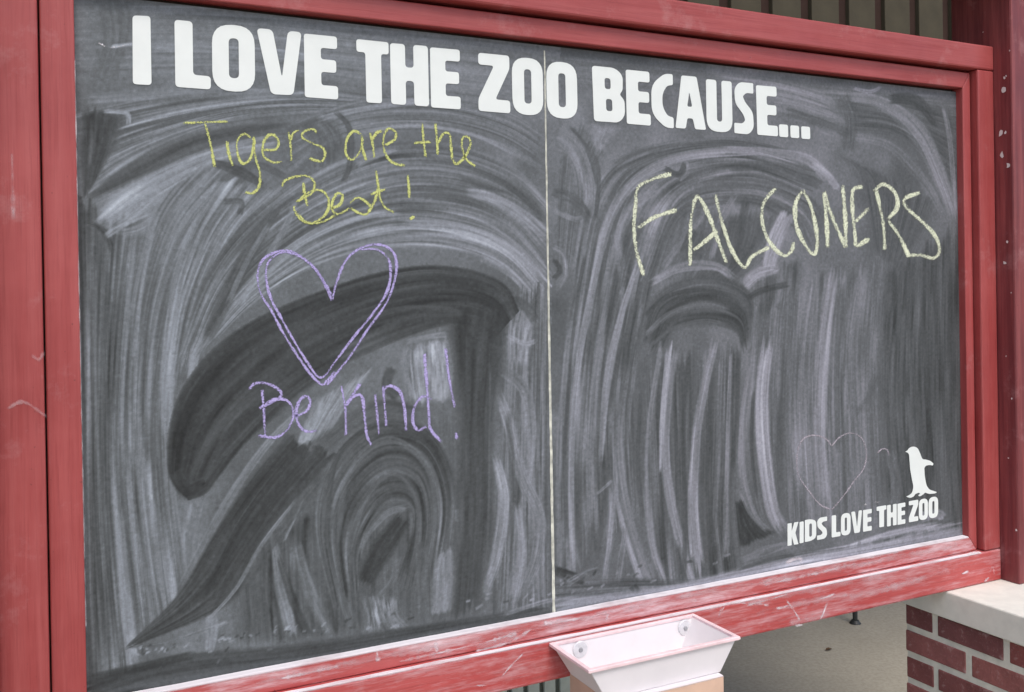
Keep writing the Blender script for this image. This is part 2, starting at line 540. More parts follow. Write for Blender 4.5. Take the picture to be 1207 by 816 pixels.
def stroke(P, wd, lv, amp=9, alpha=0.85, soft=0.22, ends=0.1, **kw):
    """a wipe along a centre line; wd is its width where it starts, or (start, middle, end)"""
    n = 24
    c = catmull(P, n)
    t = np.gradient(c, axis=0)
    t /= np.linalg.norm(t, axis=1)[:, None] + 1e-9
    nrm = np.stack([-t[:, 1], t[:, 0]], -1)
    if not isinstance(wd, tuple): wd = (wd, wd, wd)
    h = np.interp(np.linspace(0, 1, n), (0, 0.5, 1), wd)[:, None] / 2
    patch(c + nrm * h, c - nrm * h, lv, amp, alpha, soft, ends, **kw)

# first panel, broad wipes first
patch([(60, -30), (300, -20), (660, 10)], [(60, 110), (300, 104), (660, 150)], 103, 5, 0.85, 0.25, 0)
patch([(70, -20), (100, 40), (90, 110)], [(180, -10), (175, 40), (140, 110)], 88, 5, 0.7, 0.5, 0.2)
patch([(88, 230), (95, 400), (98, 600), (104, 830)], [(172, 250), (150, 400), (146, 560), (175, 770)], 88, 15, 0.95, 0.08, 0.02, 0.014)
patch([(170, 250), (146, 400), (142, 560), (165, 770)], [(260, 300), (215, 420), (210, 560), (230, 720)], 100, 14, 0.95, 0.1, 0.04, 0.014)
patch([(88, 128), (180, 112), (290, 104), (400, 104), (530, 122)], [(95, 245), (150, 200), (230, 158), (310, 140), (400, 132)], 97, 15, 0.9, 0.15, 0.05, 0.016)
stroke([(96, 118), (170, 112), (250, 108), (330, 112)], 16, 112, 8, 0.6)
stroke([(170, 54), (240, 58), (330, 62), (400, 78)], 9, 120, 10, 0.6)
stroke([(130, 55), (160, 52)], 5, 135, 8, 0.7)
patch([(92, 122), (92, 190), (100, 235)], [(150, 128), (150, 150), (125, 195)], 74, 8, 0.85, 0.3, 0.1)
stroke([(124, 132), (150, 134), (151, 148)], 5, 128, 8, 0.7)
patch([(98, 225), (170, 180), (250, 150), (350, 140)], [(98, 246), (180, 212), (260, 178), (350, 160)], 80, 8, 0.7, 0.3, 0.15)
patch([(98, 240), (170, 205), (250, 172), (345, 152)], [(125, 272), (190, 228), (262, 190), (330, 178)], 116, 10, 0.85, 0.25, 0.12)
patch([(205, 200), (165, 240), (130, 262)], [(235, 225), (175, 275), (130, 282)], 110, 10, 0.7, 0.3, 0.2)
patch([(240, 175), (185, 240), (158, 320), (146, 420), (144, 540)], [(300, 215), (240, 280), (205, 370), (190, 470), (190, 560)], 95, 13, 0.95, 0.12, 0.06, 0.016, ridge=8)
patch([(262, 200), (222, 270), (196, 360), (184, 460)], [(350, 225), (290, 280), (245, 360), (225, 440)], 103, 14, 0.9, 0.15, 0.08, 0.014)
stroke([(345, 235), (300, 265), (250, 340), (232, 420)], (20, 34, 24), 82, 10, 0.75)
stroke([(290, 285), (250, 340), (232, 410), (222, 470)], 12, 124, 8, 0.7)
stroke([(215, 330), (200, 420), (196, 520)], 14, 118, 8, 0.7)
stroke([(258, 215), (300, 195), (340, 210)], 10, 74, 5, 0.6)
patch([(340, 140), (430, 112), (520, 110), (600, 130), (648, 160)], [(330, 215), (400, 170), (500, 160), (580, 175), (648, 215)], 100, 10, 0.85, 0.2, 0.1)
patch([(395, 132), (412, 155), (408, 200)], [(330, 150), (360, 190), (360, 215)], 88, 8, 0.6, 0.3, 0.2)
patch([(205, 430), (250, 310), (330, 225), (430, 172), (520, 165), (600, 190), (650, 235)], [(240, 420), (290, 345), (370, 285), (460, 250), (540, 250), (600, 275), (650, 330)], 96, 13, 0.92, 0.12, 0.04, 0.018)
patch([(225, 420), (280, 345), (360, 275), (450, 236), (540, 240), (600, 265), (650, 318)], [(250, 405), (310, 350), (385, 310), (465, 294), (540, 298), (600, 325), (650, 385)], 108, 15, 0.92, 0.12, 0.04, 0.016)
stroke([(430, 155), (490, 148), (560, 160), (620, 190)], 5, 118, 6, 0.6)
stroke([(500, 118), (420, 130), (370, 142)], 8, 122, 7, 0.65)
stroke([(545, 225), (600, 240), (648, 280)], (10, 26, 14), 119, 8, 0.7)
stroke([(470, 262), (540, 266), (600, 290), (640, 330)], 9, 122, 8, 0.7)
stroke([(540, 210), (600, 232), (645, 262)], 10, 78, 6, 0.55)
stroke([(300, 340), (350, 290), (420, 258), (480, 250)], 8, 120, 8, 0.65)
stroke([(560, 300), (610, 330), (640, 380)], 10, 116, 8, 0.6)
# between the dark stem and the joint
patch([(600, 340), (592, 430), (585, 550), (575, 730)], [(648, 330), (648, 430), (648, 560), (650, 720)], 94, 11, 0.92, 0.12, 0.04, 0.012)
patch([(596, 345), (592, 380), (592, 430)], [(640, 370), (632, 400), (628, 440)], 112, 12, 0.8, 0.3, 0.15)
stroke([(602, 352), (620, 362), (632, 380)], 14, 74, 6, 0.6)
stroke([(596, 395), (618, 405), (632, 402)], 7, 122, 8, 0.6)
stroke([(592, 435), (618, 460), (627, 510), (622, 580)], (18, 14, 8), 112, 8, 0.75)
stroke([(586, 460), (600, 500), (615, 560), (636, 610), (632, 660), (612, 705)], (14, 18, 14), 113, 9, 0.75)
stroke([(582, 530), (594, 590), (584, 660), (562, 718)], (12, 18, 12), 124, 9, 0.8)
stroke([(608, 590), (612, 650), (604, 712)], (12, 22, 18), 115, 8, 0.7)
stroke([(598, 480), (604, 560), (602, 640)], 9, 76, 6, 0.5)
# lower left, around the loop
patch([(215, 590), (230, 690), (240, 770)], [(560, 470), (560, 600), (560, 740)], 80, 8, 0.65, 0.2, 0.1)
patch([(205, 588), (205, 640), (215, 700)], [(262, 580), (250, 610), (235, 660)], 104, 6, 0.8, 0.3, 0.15)
patch([(300, 650), (300, 700), (305, 765)], [(420, 560), (425, 660), (430, 745)], 79, 12, 0.85, 0.15, 0.08, 0.02)
stroke([(322, 632), (332, 690), (345, 755)], (8, 22, 18), 108, 9, 0.8)
stroke([(328, 655), (346, 710), (364, 752)], (7, 12, 14), 66, 5, 0.75)
stroke([(350, 640), (366, 700), (392, 752)], (12, 20, 12), 97, 8, 0.7)
stroke([(378, 600), (398, 680), (420, 745)], (16, 20, 12), 86, 8, 0.6)
stroke([(385, 650), (396, 690), (412, 742)], 5, 100, 6, 0.5)
stroke([(246, 712), (250, 740), (246, 772)], (14, 18, 12), 120, 8, 0.75)
stroke([(140, 600), (146, 680), (156, 770)], (14, 14, 20), 114, 8, 0.65)
stroke([(180, 585), (184, 650), (192, 700)], 10, 104, 6, 0.6)
stroke([(152, 745), (160, 790)], 14, 122, 10, 0.55)
patch([(392, 720), (370, 620), (385, 545), (440, 490), (505, 500), (540, 570), (530, 680)], [(424, 700), (428, 650), (448, 612), (470, 600), (486, 612), (478, 650), (462, 700)], 77, 13, 0.92, 0.1, 0.05, 0.022, ridge=6)
stroke([(398, 640), (410, 560), (455, 518), (500, 545), (514, 600), (508, 660)], 9, 97, 7, 0.55)
stroke([(415, 650), (430, 590), (462, 558), (490, 585), (494, 650), (488, 710)], 8, 94, 7, 0.5)
stroke([(385, 600), (400, 535), (450, 500), (500, 520)], 8, 68, 5, 0.6)
stroke([(478, 608), (455, 640), (428, 690)], (22, 34, 26), 60, 4, 0.9, 0.3)
stroke([(482, 598), (456, 606), (432, 632), (424, 656)], (12, 10, 4), 103, 8, 0.75)
stroke([(470, 655), (462, 685), (446, 704)], 9, 98, 6, 0.6)
patch([(420, 700), (425, 730), (420, 752)], [(475, 700), (480, 725), (500, 738)], 106, 18, 0.75, 0.3, 0.2, 0.01)
patch([(512, 655), (506, 690), (506, 728)], [(535, 640), (538, 690), (534, 724)], 111, 5, 0.85, 0.2, 0.1)
stroke([(541, 620), (546, 670), (548, 722)], 8, 107, 5, 0.75)
stroke([(540, 600), (540, 616)], 10, 108, 5, 0.7)
patch([(488, 640), (490, 690), (490, 735)], [(506, 640), (506, 690), (508, 732)], 94, 6, 0.7, 0.3, 0.1)
# the dark freshly wiped seven
patch([(222, 589), (203, 568), (197, 545), (200, 500), (218, 452), (255, 408), (305, 374), (370, 346), (440, 323), (500, 313), (556, 318), (596, 336), (612, 366)],
      [(224, 589), (242, 582), (258, 562), (292, 520), (330, 488), (366, 458), (408, 430), (440, 414), (476, 399), (510, 388), (540, 384), (566, 390), (580, 402)], 61, 8, 0.96, 0.05, 0, 0.03, ridge=5, ragged=0.15)
stroke([(206, 556), (222, 578), (242, 570)], (22, 26, 22), 61, 5, 0.95, 0.3, 0.02)
stroke([(300, 380), (370, 352), (440, 330), (505, 320), (560, 326)], 5, 78, 8, 0.6)
stroke([(240, 520), (300, 455), (380, 405), (460, 372), (540, 366)], 16, 72, 6, 0.5)
stroke([(420, 378), (480, 364), (548, 366)], 9, 80, 6, 0.5)
stroke([(258, 545), (320, 480), (390, 428)], 8, 78, 6, 0.5)
patch([(522, 372), (530, 450), (534, 560), (534, 640), (528, 732)], [(612, 352), (600, 410), (588, 500), (584, 600), (574, 726)], 63, 6, 0.92, 0.28, 0.05, 0.03, lv2=74)
stroke([(578, 420), (577, 500), (576, 600), (572, 690)], 3, 92, 6, 0.6)
patch([(470, 408), (470, 440), (478, 480)], [(532, 392), (538, 430), (536, 475)], 116, 14, 0.9, 0.25, 0.12, 0.014)
stroke([(478, 404), (500, 398), (528, 394)], 8, 116, 6, 0.6)
patch([(372, 470), (362, 500), (352, 528)], [(452, 425), (420, 465), (378, 522)], 115, 10, 0.9, 0.25, 0.12)
stroke([(462, 432), (456, 455), (470, 470)], 14, 66, 4, 0.7)
patch([(360, 520), (440, 470), (500, 478)], [(380, 540), (440, 496), (500, 500)], 74, 7, 0.7, 0.3, 0.15)
stroke([(372, 524), (374, 548)], 12, 66, 4, 0.6)
# the diagonal leg
stroke([(372, 470), (318, 520), (272, 585), (236, 650), (206, 706)], (8, 12, 10), 108, 8, 0.75)
patch([(340, 508), (290, 570), (245, 640), (205, 705), (148, 763)], [(398, 536), (345, 596), (305, 650), (272, 712), (148, 766)], 66, 8, 0.95, 0.08, 0.02, 0.02)
patch([(360, 530), (300, 600), (258, 660), (225, 715)], [(380, 550), (330, 610), (290, 670), (262, 722)], 58, 5, 0.6, 0.3, 0.12)
stroke([(352, 585), (310, 640), (278, 694), (244, 732)], (4, 6, 4), 108, 9, 0.75)
stroke([(358, 588), (334, 640)], 3, 118, 6, 0.7)
stroke([(398, 545), (352, 600), (315, 650), (285, 700)], 10, 82, 6, 0.6)
patch([(96, 800), (200, 770), (330, 758), (430, 745), (540, 728), (645, 712)], [(100, 840), (200, 815), (330, 792), (430, 772), (540, 750), (650, 728)], 66, 5, 0.9, 0.25, 0.02)
stroke([(104, 800), (160, 788), (230, 772)], 12, 56, 4, 0.6)
stroke([(230, 748), (270, 732)], 6, 112, 16, 0.5)
stroke([(150, 764), (195, 758), (232, 745)], 4, 100, 18, 0.6)
stroke([(590, 726), (640, 710), (690, 700)], 6, 118, 10, 0.5)

# second panel
patch([(650, 100), (800, 120), (960, 150), (1135, 150)], [(650, 60), (800, 75), (960, 92), (1135, 105)], 98, 6, 0.7, 0.25, 0)
patch([(655, 710), (657, 500), (670, 350), (696, 222), (752, 176), (860, 162), (965, 184)], [(752, 600), (748, 470), (768, 350), (790, 272), (822, 228), (885, 212), (955, 240)], 94, 13, 0.95, 0.08, 0.02, 0.03)
patch([(650, 135), (652, 200), (652, 330)], [(735, 150), (700, 210), (675, 330)], 92, 8, 0.75, 0.25, 0.1)
patch([(652, 140), (690, 165), (706, 210), (706, 250)], [(652, 175), (668, 190), (676, 215), (676, 250)], 102, 10, 0.8, 0.25, 0.12)
stroke([(672, 148), (694, 178), (704, 220)], 5, 76, 5, 0.6)
stroke([(655, 160), (676, 178), (686, 206)], 7, 118, 7, 0.6)
patch([(690, 140), (690, 160), (702, 178)], [(740, 150), (722, 165), (712, 185)], 116, 6, 0.7, 0.35, 0.2)
stroke([(700, 178), (706, 210), (702, 260)], 6, 76, 5, 0.6)
stroke([(652, 225), (680, 238), (696, 262)], 14, 78, 9, 0.55)
stroke([(652, 248), (676, 258), (690, 256)], 7, 116, 9, 0.6)
stroke([(650, 290), (664, 300), (666, 325), (656, 340)], 7, 112, 10, 0.6)
stroke([(652, 305), (660, 318), (652, 330)], 7, 66, 6, 0.7)
stroke([(690, 300), (684, 330), (676, 360)], 5, 70, 6, 0.5)
stroke([(676, 690), (673, 560), (680, 440), (700, 330), (716, 260), (748, 212), (800, 186), (890, 178)], (8, 10, 12), 120, 8, 0.75, ends=0.06)
stroke([(690, 400), (706, 310), (730, 240), (770, 205), (840, 192)], 8, 108, 7, 0.6)
stroke([(706, 560), (716, 450), (734, 366), (756, 300)], (6, 12, 6), 118, 8, 0.75)
stroke([(694, 640), (696, 520), (704, 420), (716, 350)], 10, 107, 7, 0.65)
stroke([(661, 690), (658, 560), (664, 440), (676, 360)], 7, 105, 7, 0.6)
stroke([(668, 640), (666, 520), (674, 420)], 6, 76, 5, 0.6)
stroke([(684, 670), (684, 540), (692, 430)], 6, 80, 5, 0.5)
stroke([(736, 330), (728, 290), (724, 270)], 14, 106, 8, 0.6)
stroke([(728, 275), (745, 245), (780, 218)], 14, 112, 8, 0.6)
patch([(740, 260), (730, 300), (724, 350)], [(770, 250), (752, 300), (740, 340)], 82, 8, 0.6, 0.3, 0.15)
# inside the arch
patch([(750, 420), (756, 520), (764, 620), (770, 700)], [(880, 400), (876, 500), (870, 600), (880, 690)], 82, 10, 0.92, 0.12, 0.06, 0.02)
patch([(752, 330), (800, 222), (880, 205), (950, 225), (985, 265)], [(772, 340), (805, 262), (880, 245), (930, 270), (945, 300)], 88, 9, 0.85, 0.2, 0.06, 0.02)
patch([(800, 240), (790, 290), (782, 330)], [(930, 250), (915, 300), (870, 340)], 80, 8, 0.75, 0.25, 0.15, 0.02)
stroke([(832, 250), (800, 290), (780, 318)], (8, 12, 8), 104, 7, 0.6)
stroke([(866, 230), (848, 265), (838, 310)], 9, 108, 7, 0.65)
stroke([(880, 232), (872, 280), (862, 320)], 12, 72, 5, 0.6)
stroke([(818, 270), (806, 300)], 14, 72, 5, 0.55)
stroke([(782, 198), (800, 206), (808, 192)], 8, 66, 6, 0.6)
stroke([(800, 214), (810, 205), (810, 190)], 4, 112, 8, 0.6)
patch([(755, 408), (770, 350), (812, 325), (856, 326), (886, 346), (890, 400)], [(778, 420), (798, 392), (824, 386), (850, 388), (868, 396), (874, 420)], 73, 8, 0.92, 0.15, 0.08, 0.02)
stroke([(766, 334), (800, 316), (842, 314), (868, 330)], (10, 15, 10), 113, 8, 0.8)
stroke([(758, 398), (790, 370), (830, 360), (866, 368)], 8, 99, 7, 0.65)
stroke([(762, 412), (792, 388), (830, 378), (860, 384)], 5, 94, 7, 0.55)
stroke([(756, 376), (786, 350), (828, 342), (866, 350)], 6, 62, 5, 0.55)
# hanging streaks
for P, wd, lv in (
        ([(740, 430), (730, 520), (742, 610), (772, 700)], (10, 14, 12), 106),
        ([(722, 565), (736, 625), (754, 680), (768, 708)], (6, 10, 8), 120),
        ([(724, 570), (719, 640), (711, 695)], (7, 10, 10), 110),
        ([(738, 620), (732, 660), (726, 700)], 9, 100),
        ([(780, 402), (767, 490), (764, 560), (769, 640), (787, 695)], (8, 12, 12), 108),
        ([(795, 402), (786, 470), (784, 540), (795, 610), (820, 700)], (16, 15, 11), 122),
        ([(786, 410), (779, 500), (778, 560)], 4, 126),
        ([(845, 396), (832, 450), (820, 520), (818, 600), (826, 682)], (12, 15, 15), 117),
        ([(815, 540), (812, 600), (815, 660)], 4, 122),
        ([(850, 420), (846, 520), (842, 620)], 7, 99),
        ([(862, 410), (858, 520), (856, 660)], (6, 9, 12), 97)):
    stroke(P, wd, lv, 9, 0.8, 0.3, 0.06)
for P, wd, lv in (([(814, 408), (806, 500), (808, 600), (806, 690)], 8, 70), ([(838, 470), (836, 560), (838, 670)], 8, 72),
                  ([(756, 460), (752, 540), (758, 620)], 7, 72), ([(870, 410), (866, 480), (864, 560)], 7, 68), ([(840, 640), (842, 690)], 16, 66),
                  ([(710, 540), (712, 590), (702, 660)], 12, 82), ([(798, 640), (806, 700)], 9, 72)):
    stroke(P, wd, lv, 6, 0.65, 0.35, 0.1)
stroke([(703, 583), (722, 566)], 4, 118, 8, 0.7)
# round the tail of the L and below
patch([(880, 320), (882, 360), (878, 420)], [(950, 300), (945, 350), (930, 420)], 86, 9, 0.85, 0.2, 0.1, 0.02)
stroke([(930, 248), (915, 280), (905, 318)], (20, 22, 18), 126, 8, 0.8)
stroke([(876, 338), (892, 324), (918, 316)], (16, 17, 12), 120, 8, 0.8)
stroke([(880, 352), (900, 342), (930, 335)], 9, 68, 6, 0.6)
patch([(884, 370), (878, 440), (876, 520), (888, 600), (915, 632)], [(950, 330), (944, 440), (942, 540), (946, 640), (960, 660)], 92, 9, 0.85, 0.12, 0.06, 0.02)
stroke([(884, 430), (876, 500), (876, 560), (890, 608), (912, 632)], (8, 12, 8), 109, 8, 0.75)
stroke([(906, 396), (898, 470), (901, 540), (912, 604), (930, 632)], (16, 20, 18), 125, 8, 0.85)
stroke([(888, 460), (886, 530), (892, 590)], 5, 68, 5, 0.6)
stroke([(914, 450), (915, 540), (926, 610)], 5, 84, 5, 0.5)
patch([(866, 590), (868, 620), (870, 650)], [(874, 586), (894, 616), (918, 628)], 57, 4, 0.9, 0.15, 0.1)
stroke([(872, 580), (884, 606), (904, 628)], 4, 104, 8, 0.65)
patch([(930, 330), (922, 480), (930, 640)], [(1050, 300), (1040, 450), (1046, 620)], 97, 10, 0.9, 0.12, 0.06, 0.026)
patch([(1040, 320), (1030, 450), (1040, 600)], [(1140, 250), (1142, 420), (1146, 640)], 75, 8, 0.92, 0.15, 0.06, 0.022)
stroke([(985, 312), (972, 400), (966, 500), (972, 600)], (14, 18, 16), 118, 8, 0.75)
stroke([(1018, 318), (1006, 400), (1008, 480), (1014, 590)], (18, 22, 14), 104, 7, 0.7)
stroke([(958, 330), (946, 430), (950, 540), (955, 610)], (8, 12, 10), 106, 7, 0.65)
stroke([(992, 330), (986, 430), (988, 540)], 8, 82, 5, 0.6)
stroke([(1036, 440), (1022, 470), (1008, 492)], 12, 74, 7, 0.35, soft=0.5)
stroke([(1064, 360), (1060, 460), (1064, 560)], 9, 86, 6, 0.55)
stroke([(1098, 340), (1100, 460), (1106, 580)], 7, 84, 6, 0.5)
stroke([(1050, 530), (1056, 570), (1054, 600)], 16, 98, 8, 0.5)
# top right arcs
patch([(965, 170), (1000, 200), (1030, 300)], [(1120, 240), (1100, 270), (1060, 330)], 80, 6, 0.85, 0.25, 0.1)
patch([(990, 100), (1060, 108), (1130, 110)], [(1000, 160), (1070, 175), (1132, 260)], 80, 7, 0.85, 0.25, 0.1)
stroke([(985, 112), (1040, 122), (1085, 160), (1118, 235), (1126, 262)], (12, 26, 14), 110, 8, 0.8)
stroke([(1000, 160), (1050, 172), (1090, 215), (1116, 262)], (10, 16, 8), 103, 7, 0.7)
stroke([(1046, 116), (1080, 120), (1106, 150)], (14, 18, 10), 64, 6, 0.7)
stroke([(1112, 124), (1120, 170), (1127, 260)], 7, 112, 8, 0.7)
stroke([(1005, 104), (1025, 108), (1040, 102)], 5, 128, 6, 0.6)
patch([(830, 82), (920, 92), (985, 110)], [(850, 108), (930, 126), (1000, 150)], 110, 9, 0.8, 0.3, 0.15)
stroke([(925, 130), (970, 146), (1005, 160)], 12, 78, 7, 0.6)
stroke([(992, 112), (1002, 140), (1000, 180)], 26, 70, 12, 0.45, soft=0.5)
stroke([(960, 150), (990, 160)], 10, 104, 6, 0.5)
stroke([(850, 176), (910, 180), (952, 188), (980, 214)], (10, 13, 16), 116, 7, 0.75)
stroke([(955, 192), (975, 206), (988, 224)], 10, 128, 7, 0.6)
stroke([(860, 196), (920, 198), (970, 220)], 14, 76, 6, 0.6)
# chalk washed down to the foot of the panel
patch([(655, 676), (740, 676), (830, 678), (900, 655), (1000, 636), (1070, 624), (1132, 606)], [(655, 730), (740, 714), (830, 700), (900, 684), (1000, 664), (1070, 650), (1140, 636)], 100, 16, 0.75, 0.35, 0.02, 0.012)
stroke([(760, 700), (850, 684), (930, 664), (1030, 646), (1130, 624)], 7, 132, 14, 0.7)
stroke([(990, 650), (1050, 632), (1110, 618)], (10, 16, 10), 128, 22, 0.55)
stroke([(1085, 610), (1105, 606), (1112, 612)], 14, 130, 14, 0.5)
stroke([(652, 672), (675, 680), (690, 684)], 15, 58, 14, 0.7)
stroke([(668, 688), (690, 676), (706, 672)], 9, 108, 22, 0.6)
stroke([(745, 690), (752, 700)], 12, 62, 10, 0.6)
stroke([(870, 662), (900, 650), (935, 640)], (8, 14, 8), 104, 8, 0.6)
stroke([(870, 672), (905, 660), (940, 654)], 5, 72, 6, 0.6)
for xx in range(1000, 1110, 13):
    stroke([(xx, 640 - (xx - 1000) * 0.17), (xx + rng.uniform(-2, 2), 656 - (xx - 1000) * 0.19)], rng.uniform(4, 8), rng.uniform(86, 128), 8, 0.5)
for q in range(46):     # chalk crumbs and ragged ends of wipes near the foot
    xx = rng.uniform(230, 870)
    yb = 826 - (xx - 103) * 0.188
    yy = yb - rng.uniform(14, 40)
    stroke([(xx, yy), (xx + rng.uniform(3, 9), yy - rng.uniform(1, 6))], rng.uniform(2, 4), rng.choice((52, 118, 128)), 8, rng.uniform(0.3, 0.7))

# accents over the broad wipes
patch([(100, 262), (150, 216), (220, 183), (300, 160)], [(122, 280), (180, 242), (240, 204), (300, 178)], 121, 10, 0.8, 0.3, 0.15)
patch([(92, 132), (93, 185), (97, 242)], [(142, 130), (136, 165), (112, 216)], 66, 8, 0.85, 0.25, 0.08)
stroke([(120, 131), (148, 133), (152, 148)], 6, 122, 10, 0.8)
stroke([(98, 236), (160, 204), (230, 168), (310, 148)], (8, 12, 8), 74, 7, 0.7)
stroke([(250, 192), (272, 198), (300, 212), (312, 222)], (10, 16, 8), 66, 6, 0.7)
stroke([(262, 238), (284, 238), (282, 254)], 8, 70, 6, 0.6)
stroke([(394, 130), (412, 152), (412, 195), (402, 218)], (6, 10, 6), 74, 6, 0.7)
stroke([(418, 198), (432, 188), (470, 176)], (12, 10, 4), 116, 7, 0.6)
stroke([(330, 240), (292, 300), (260, 366), (240, 408)], (12, 24, 16), 78, 8, 0.75)
stroke([(318, 262), (290, 310), (268, 360)], 8, 116, 7, 0.65)
stroke([(352, 232), (330, 280), (300, 330), (280, 365)], (8, 12, 8), 112, 8, 0.65)
stroke([(100, 262), (116, 268), (128, 282), (132, 300)], 8, 62, 14, 0.6)
stroke([(122, 280), (150, 262), (176, 250)], 9, 124, 10, 0.7)
stroke([(158, 272), (152, 340), (144, 440), (142, 540)], 8, 114, 7, 0.6)
stroke([(186, 250), (168, 330), (158, 430)], 6, 112, 7, 0.55)
stroke([(234, 250), (206, 330), (194, 430), (192, 520)], 7, 116, 7, 0.55)
stroke([(130, 300), (122, 420), (124, 560)], 7, 76, 7, 0.6)
stroke([(112, 300), (112, 420), (116, 560), (124, 700)], 5, 104, 7, 0.6)
stroke([(380, 470), (366, 500), (356, 525)], 16, 120, 10, 0.7)
stroke([(412, 462), (398, 486), (384, 508)], 12, 116, 8, 0.6)
stroke([(492, 410), (496, 440), (500, 470)], 14, 122, 10, 0.6)
stroke([(515, 405), (520, 440), (522, 475)], 10, 118, 8, 0.6)
for q in range(60):
    t_ = rng.random()
    xx = 160 + 210 * t_
    yy = 768 - 30 * t_ + rng.uniform(-4, 6)
    stroke([(xx, yy), (xx + rng.uniform(1, 5), yy - rng.uniform(0, 4))], rng.uniform(1.5, 3), rng.choice((126, 134, 60)), 6, rng.uniform(0.3, 0.75))
patch([(655, 706), (800, 684), (950, 652), (1137, 618)], [(655, 730), (800, 702), (950, 672), (1140, 636)], 122, 10, 0.75, 0.4, 0.02)
patch([(150, 806), (400, 764), (655, 714)], [(150, 824), (400, 778), (655, 730)], 92, 6, 0.7, 0.5, 0.05)
# scattered dust grains
FILM = FILM + 4.0 * vnoise(420, 240, XX, ZZ) * 0.6
FILM = FILM + 1.2 * prng.standard_normal(FILM.shape)
FILM = np.where(FILM > 92, 104 + 1.75 * (FILM - 92), 104 + 1.2 * (FILM - 92))
g = np.clip(FILM, 46, 205) / 255.0
lin = np.where(g <= 0.04045, g / 12.92, ((g + 0.055) / 1.055) ** 2.4)
ALB = np.clip((lin - BOARD_VEIL) / BOARD_LIGHT, 0.006, 0.6).astype(np.float32)

def panel(i0, i1, label):
    NZ, BH = globals()['NZ'] - 4, globals()['BH'] - 4 * DZ  # panel cut short at its top, a gap added for the shadow line
    nx = i1 - i0 + 1
    xs = np.arange(i0, i1 + 1) * DX
    zs = np.arange(NZ) * DZ
    gx, gz = np.meshgrid(xs, zs)
    co = np.zeros((NZ * nx, 3), np.float32)
    co[:, 0] = gx.ravel(); co[:, 2] = gz.ravel()
    # the slate's rim of four more vertices behind, so that the panel has its thickness
    back = np.array([[xs[0], 0.011, 0], [xs[-1], 0.011, 0], [xs[-1], 0.011, BH], [xs[0], 0.011, BH]], np.float32)
    i = np.arange(NZ - 1)[:, None] * nx + np.arange(nx - 1)[None, :]
    q = np.stack([i, i + 1, i + nx + 1, i + nx], -1).reshape(-1, 4)
    o = NZ * nx
    q = np.vstack([q, [[o + 3, o + 2, o + 1, o]]])
    me = bpy.data.meshes.new('panel')
    co = np.vstack([co, back])
    me.vertices.add(len(co)); me.vertices.foreach_set('co', co.ravel())
    me.loops.add(q.size); me.loops.foreach_set('vertex_index', q.ravel().astype(np.int32))
    me.polygons.add(len(q))
    me.polygons.foreach_set('loop_start', (np.arange(len(q)) * 4).astype(np.int32))
    me.update(calc_edges=True)
    at = me.attributes.new('chalk', 'FLOAT', 'POINT')
    at.data.foreach_set('value', np.concatenate([ALB[:NZ, i0:i1 + 1].ravel(), np.full(4, 0.05, np.float32)]))
    tt_ = me.attributes.new('tint', 'FLOAT', 'POINT')
    tn = np.repeat((np.clip((xs - 0.4) / 1.0, 0, 1))[None, :], NZ, 0).astype(np.float32)
    tt_.data.foreach_set('value', np.concatenate([tn.ravel(), np.zeros(4, np.float32)]))
    ob = link('panel', me, M_PANEL, board)
    ob['label'] = label
    return ob
ISEAM = int(round(SEAM / DX))
pan_a = panel(0, ISEAM, 'slate panel with yellow and purple chalk writing')
pan_b = panel(ISEAM, NX - 1, 'slate panel with pale chalk capitals and a small penguin')
def pan(x): return pan_a if x < SEAM else pan_b

# the joint between the panels
sb = bmesh.new()
prev = None
for i in range(61):
    t = i / 60
    zz = BH * 0.985 * (1 - t) + 0.001 * t
    hw = 0.0017 + 0.0019 * t * rng.uniform(0.6, 1.2)
    xo = SEAM + rng.uniform(-0.0004, 0.0004)
    cur = [sb.verts.new((xo - hw, -0.0003, zz)), sb.verts.new((xo, -0.0022, zz)), sb.verts.new((xo + hw, -0.0003, zz))]
    if prev:
        sb.faces.new([prev[0], prev[1], cur[1], cur[0]])
        sb.faces.new([prev[1], prev[2], cur[2], cur[1]])
    prev = cur
from_bm('seam', sb, M_SEAM, board)

# ---- white vinyl lettering
def fillet(poly, r0):
    P = [np.array(p[:2], float) for p in poly]
    R = [p[2] if len(p) > 2 else r0 for p in poly]
    out = []
    n = len(P)
    for i in range(n):
        a, b, c = P[i - 1], P[i], P[(i + 1) % n]
        u, v = a - b, c - b
        lu, lv = np.linalg.norm(u), np.linalg.norm(v)
        u, v = u / lu, v / lv
        d = min(R[i], 0.48 * lu, 0.48 * lv)
        if d < 1e-5:
            out.append(b)
            continue
        s, e = b + u * d, b + v * d
        for t in np.linspace(0, 1, 7):
            out.append((1 - t) ** 2 * s + 2 * t * (1 - t) * b + t * t * e)
    return out

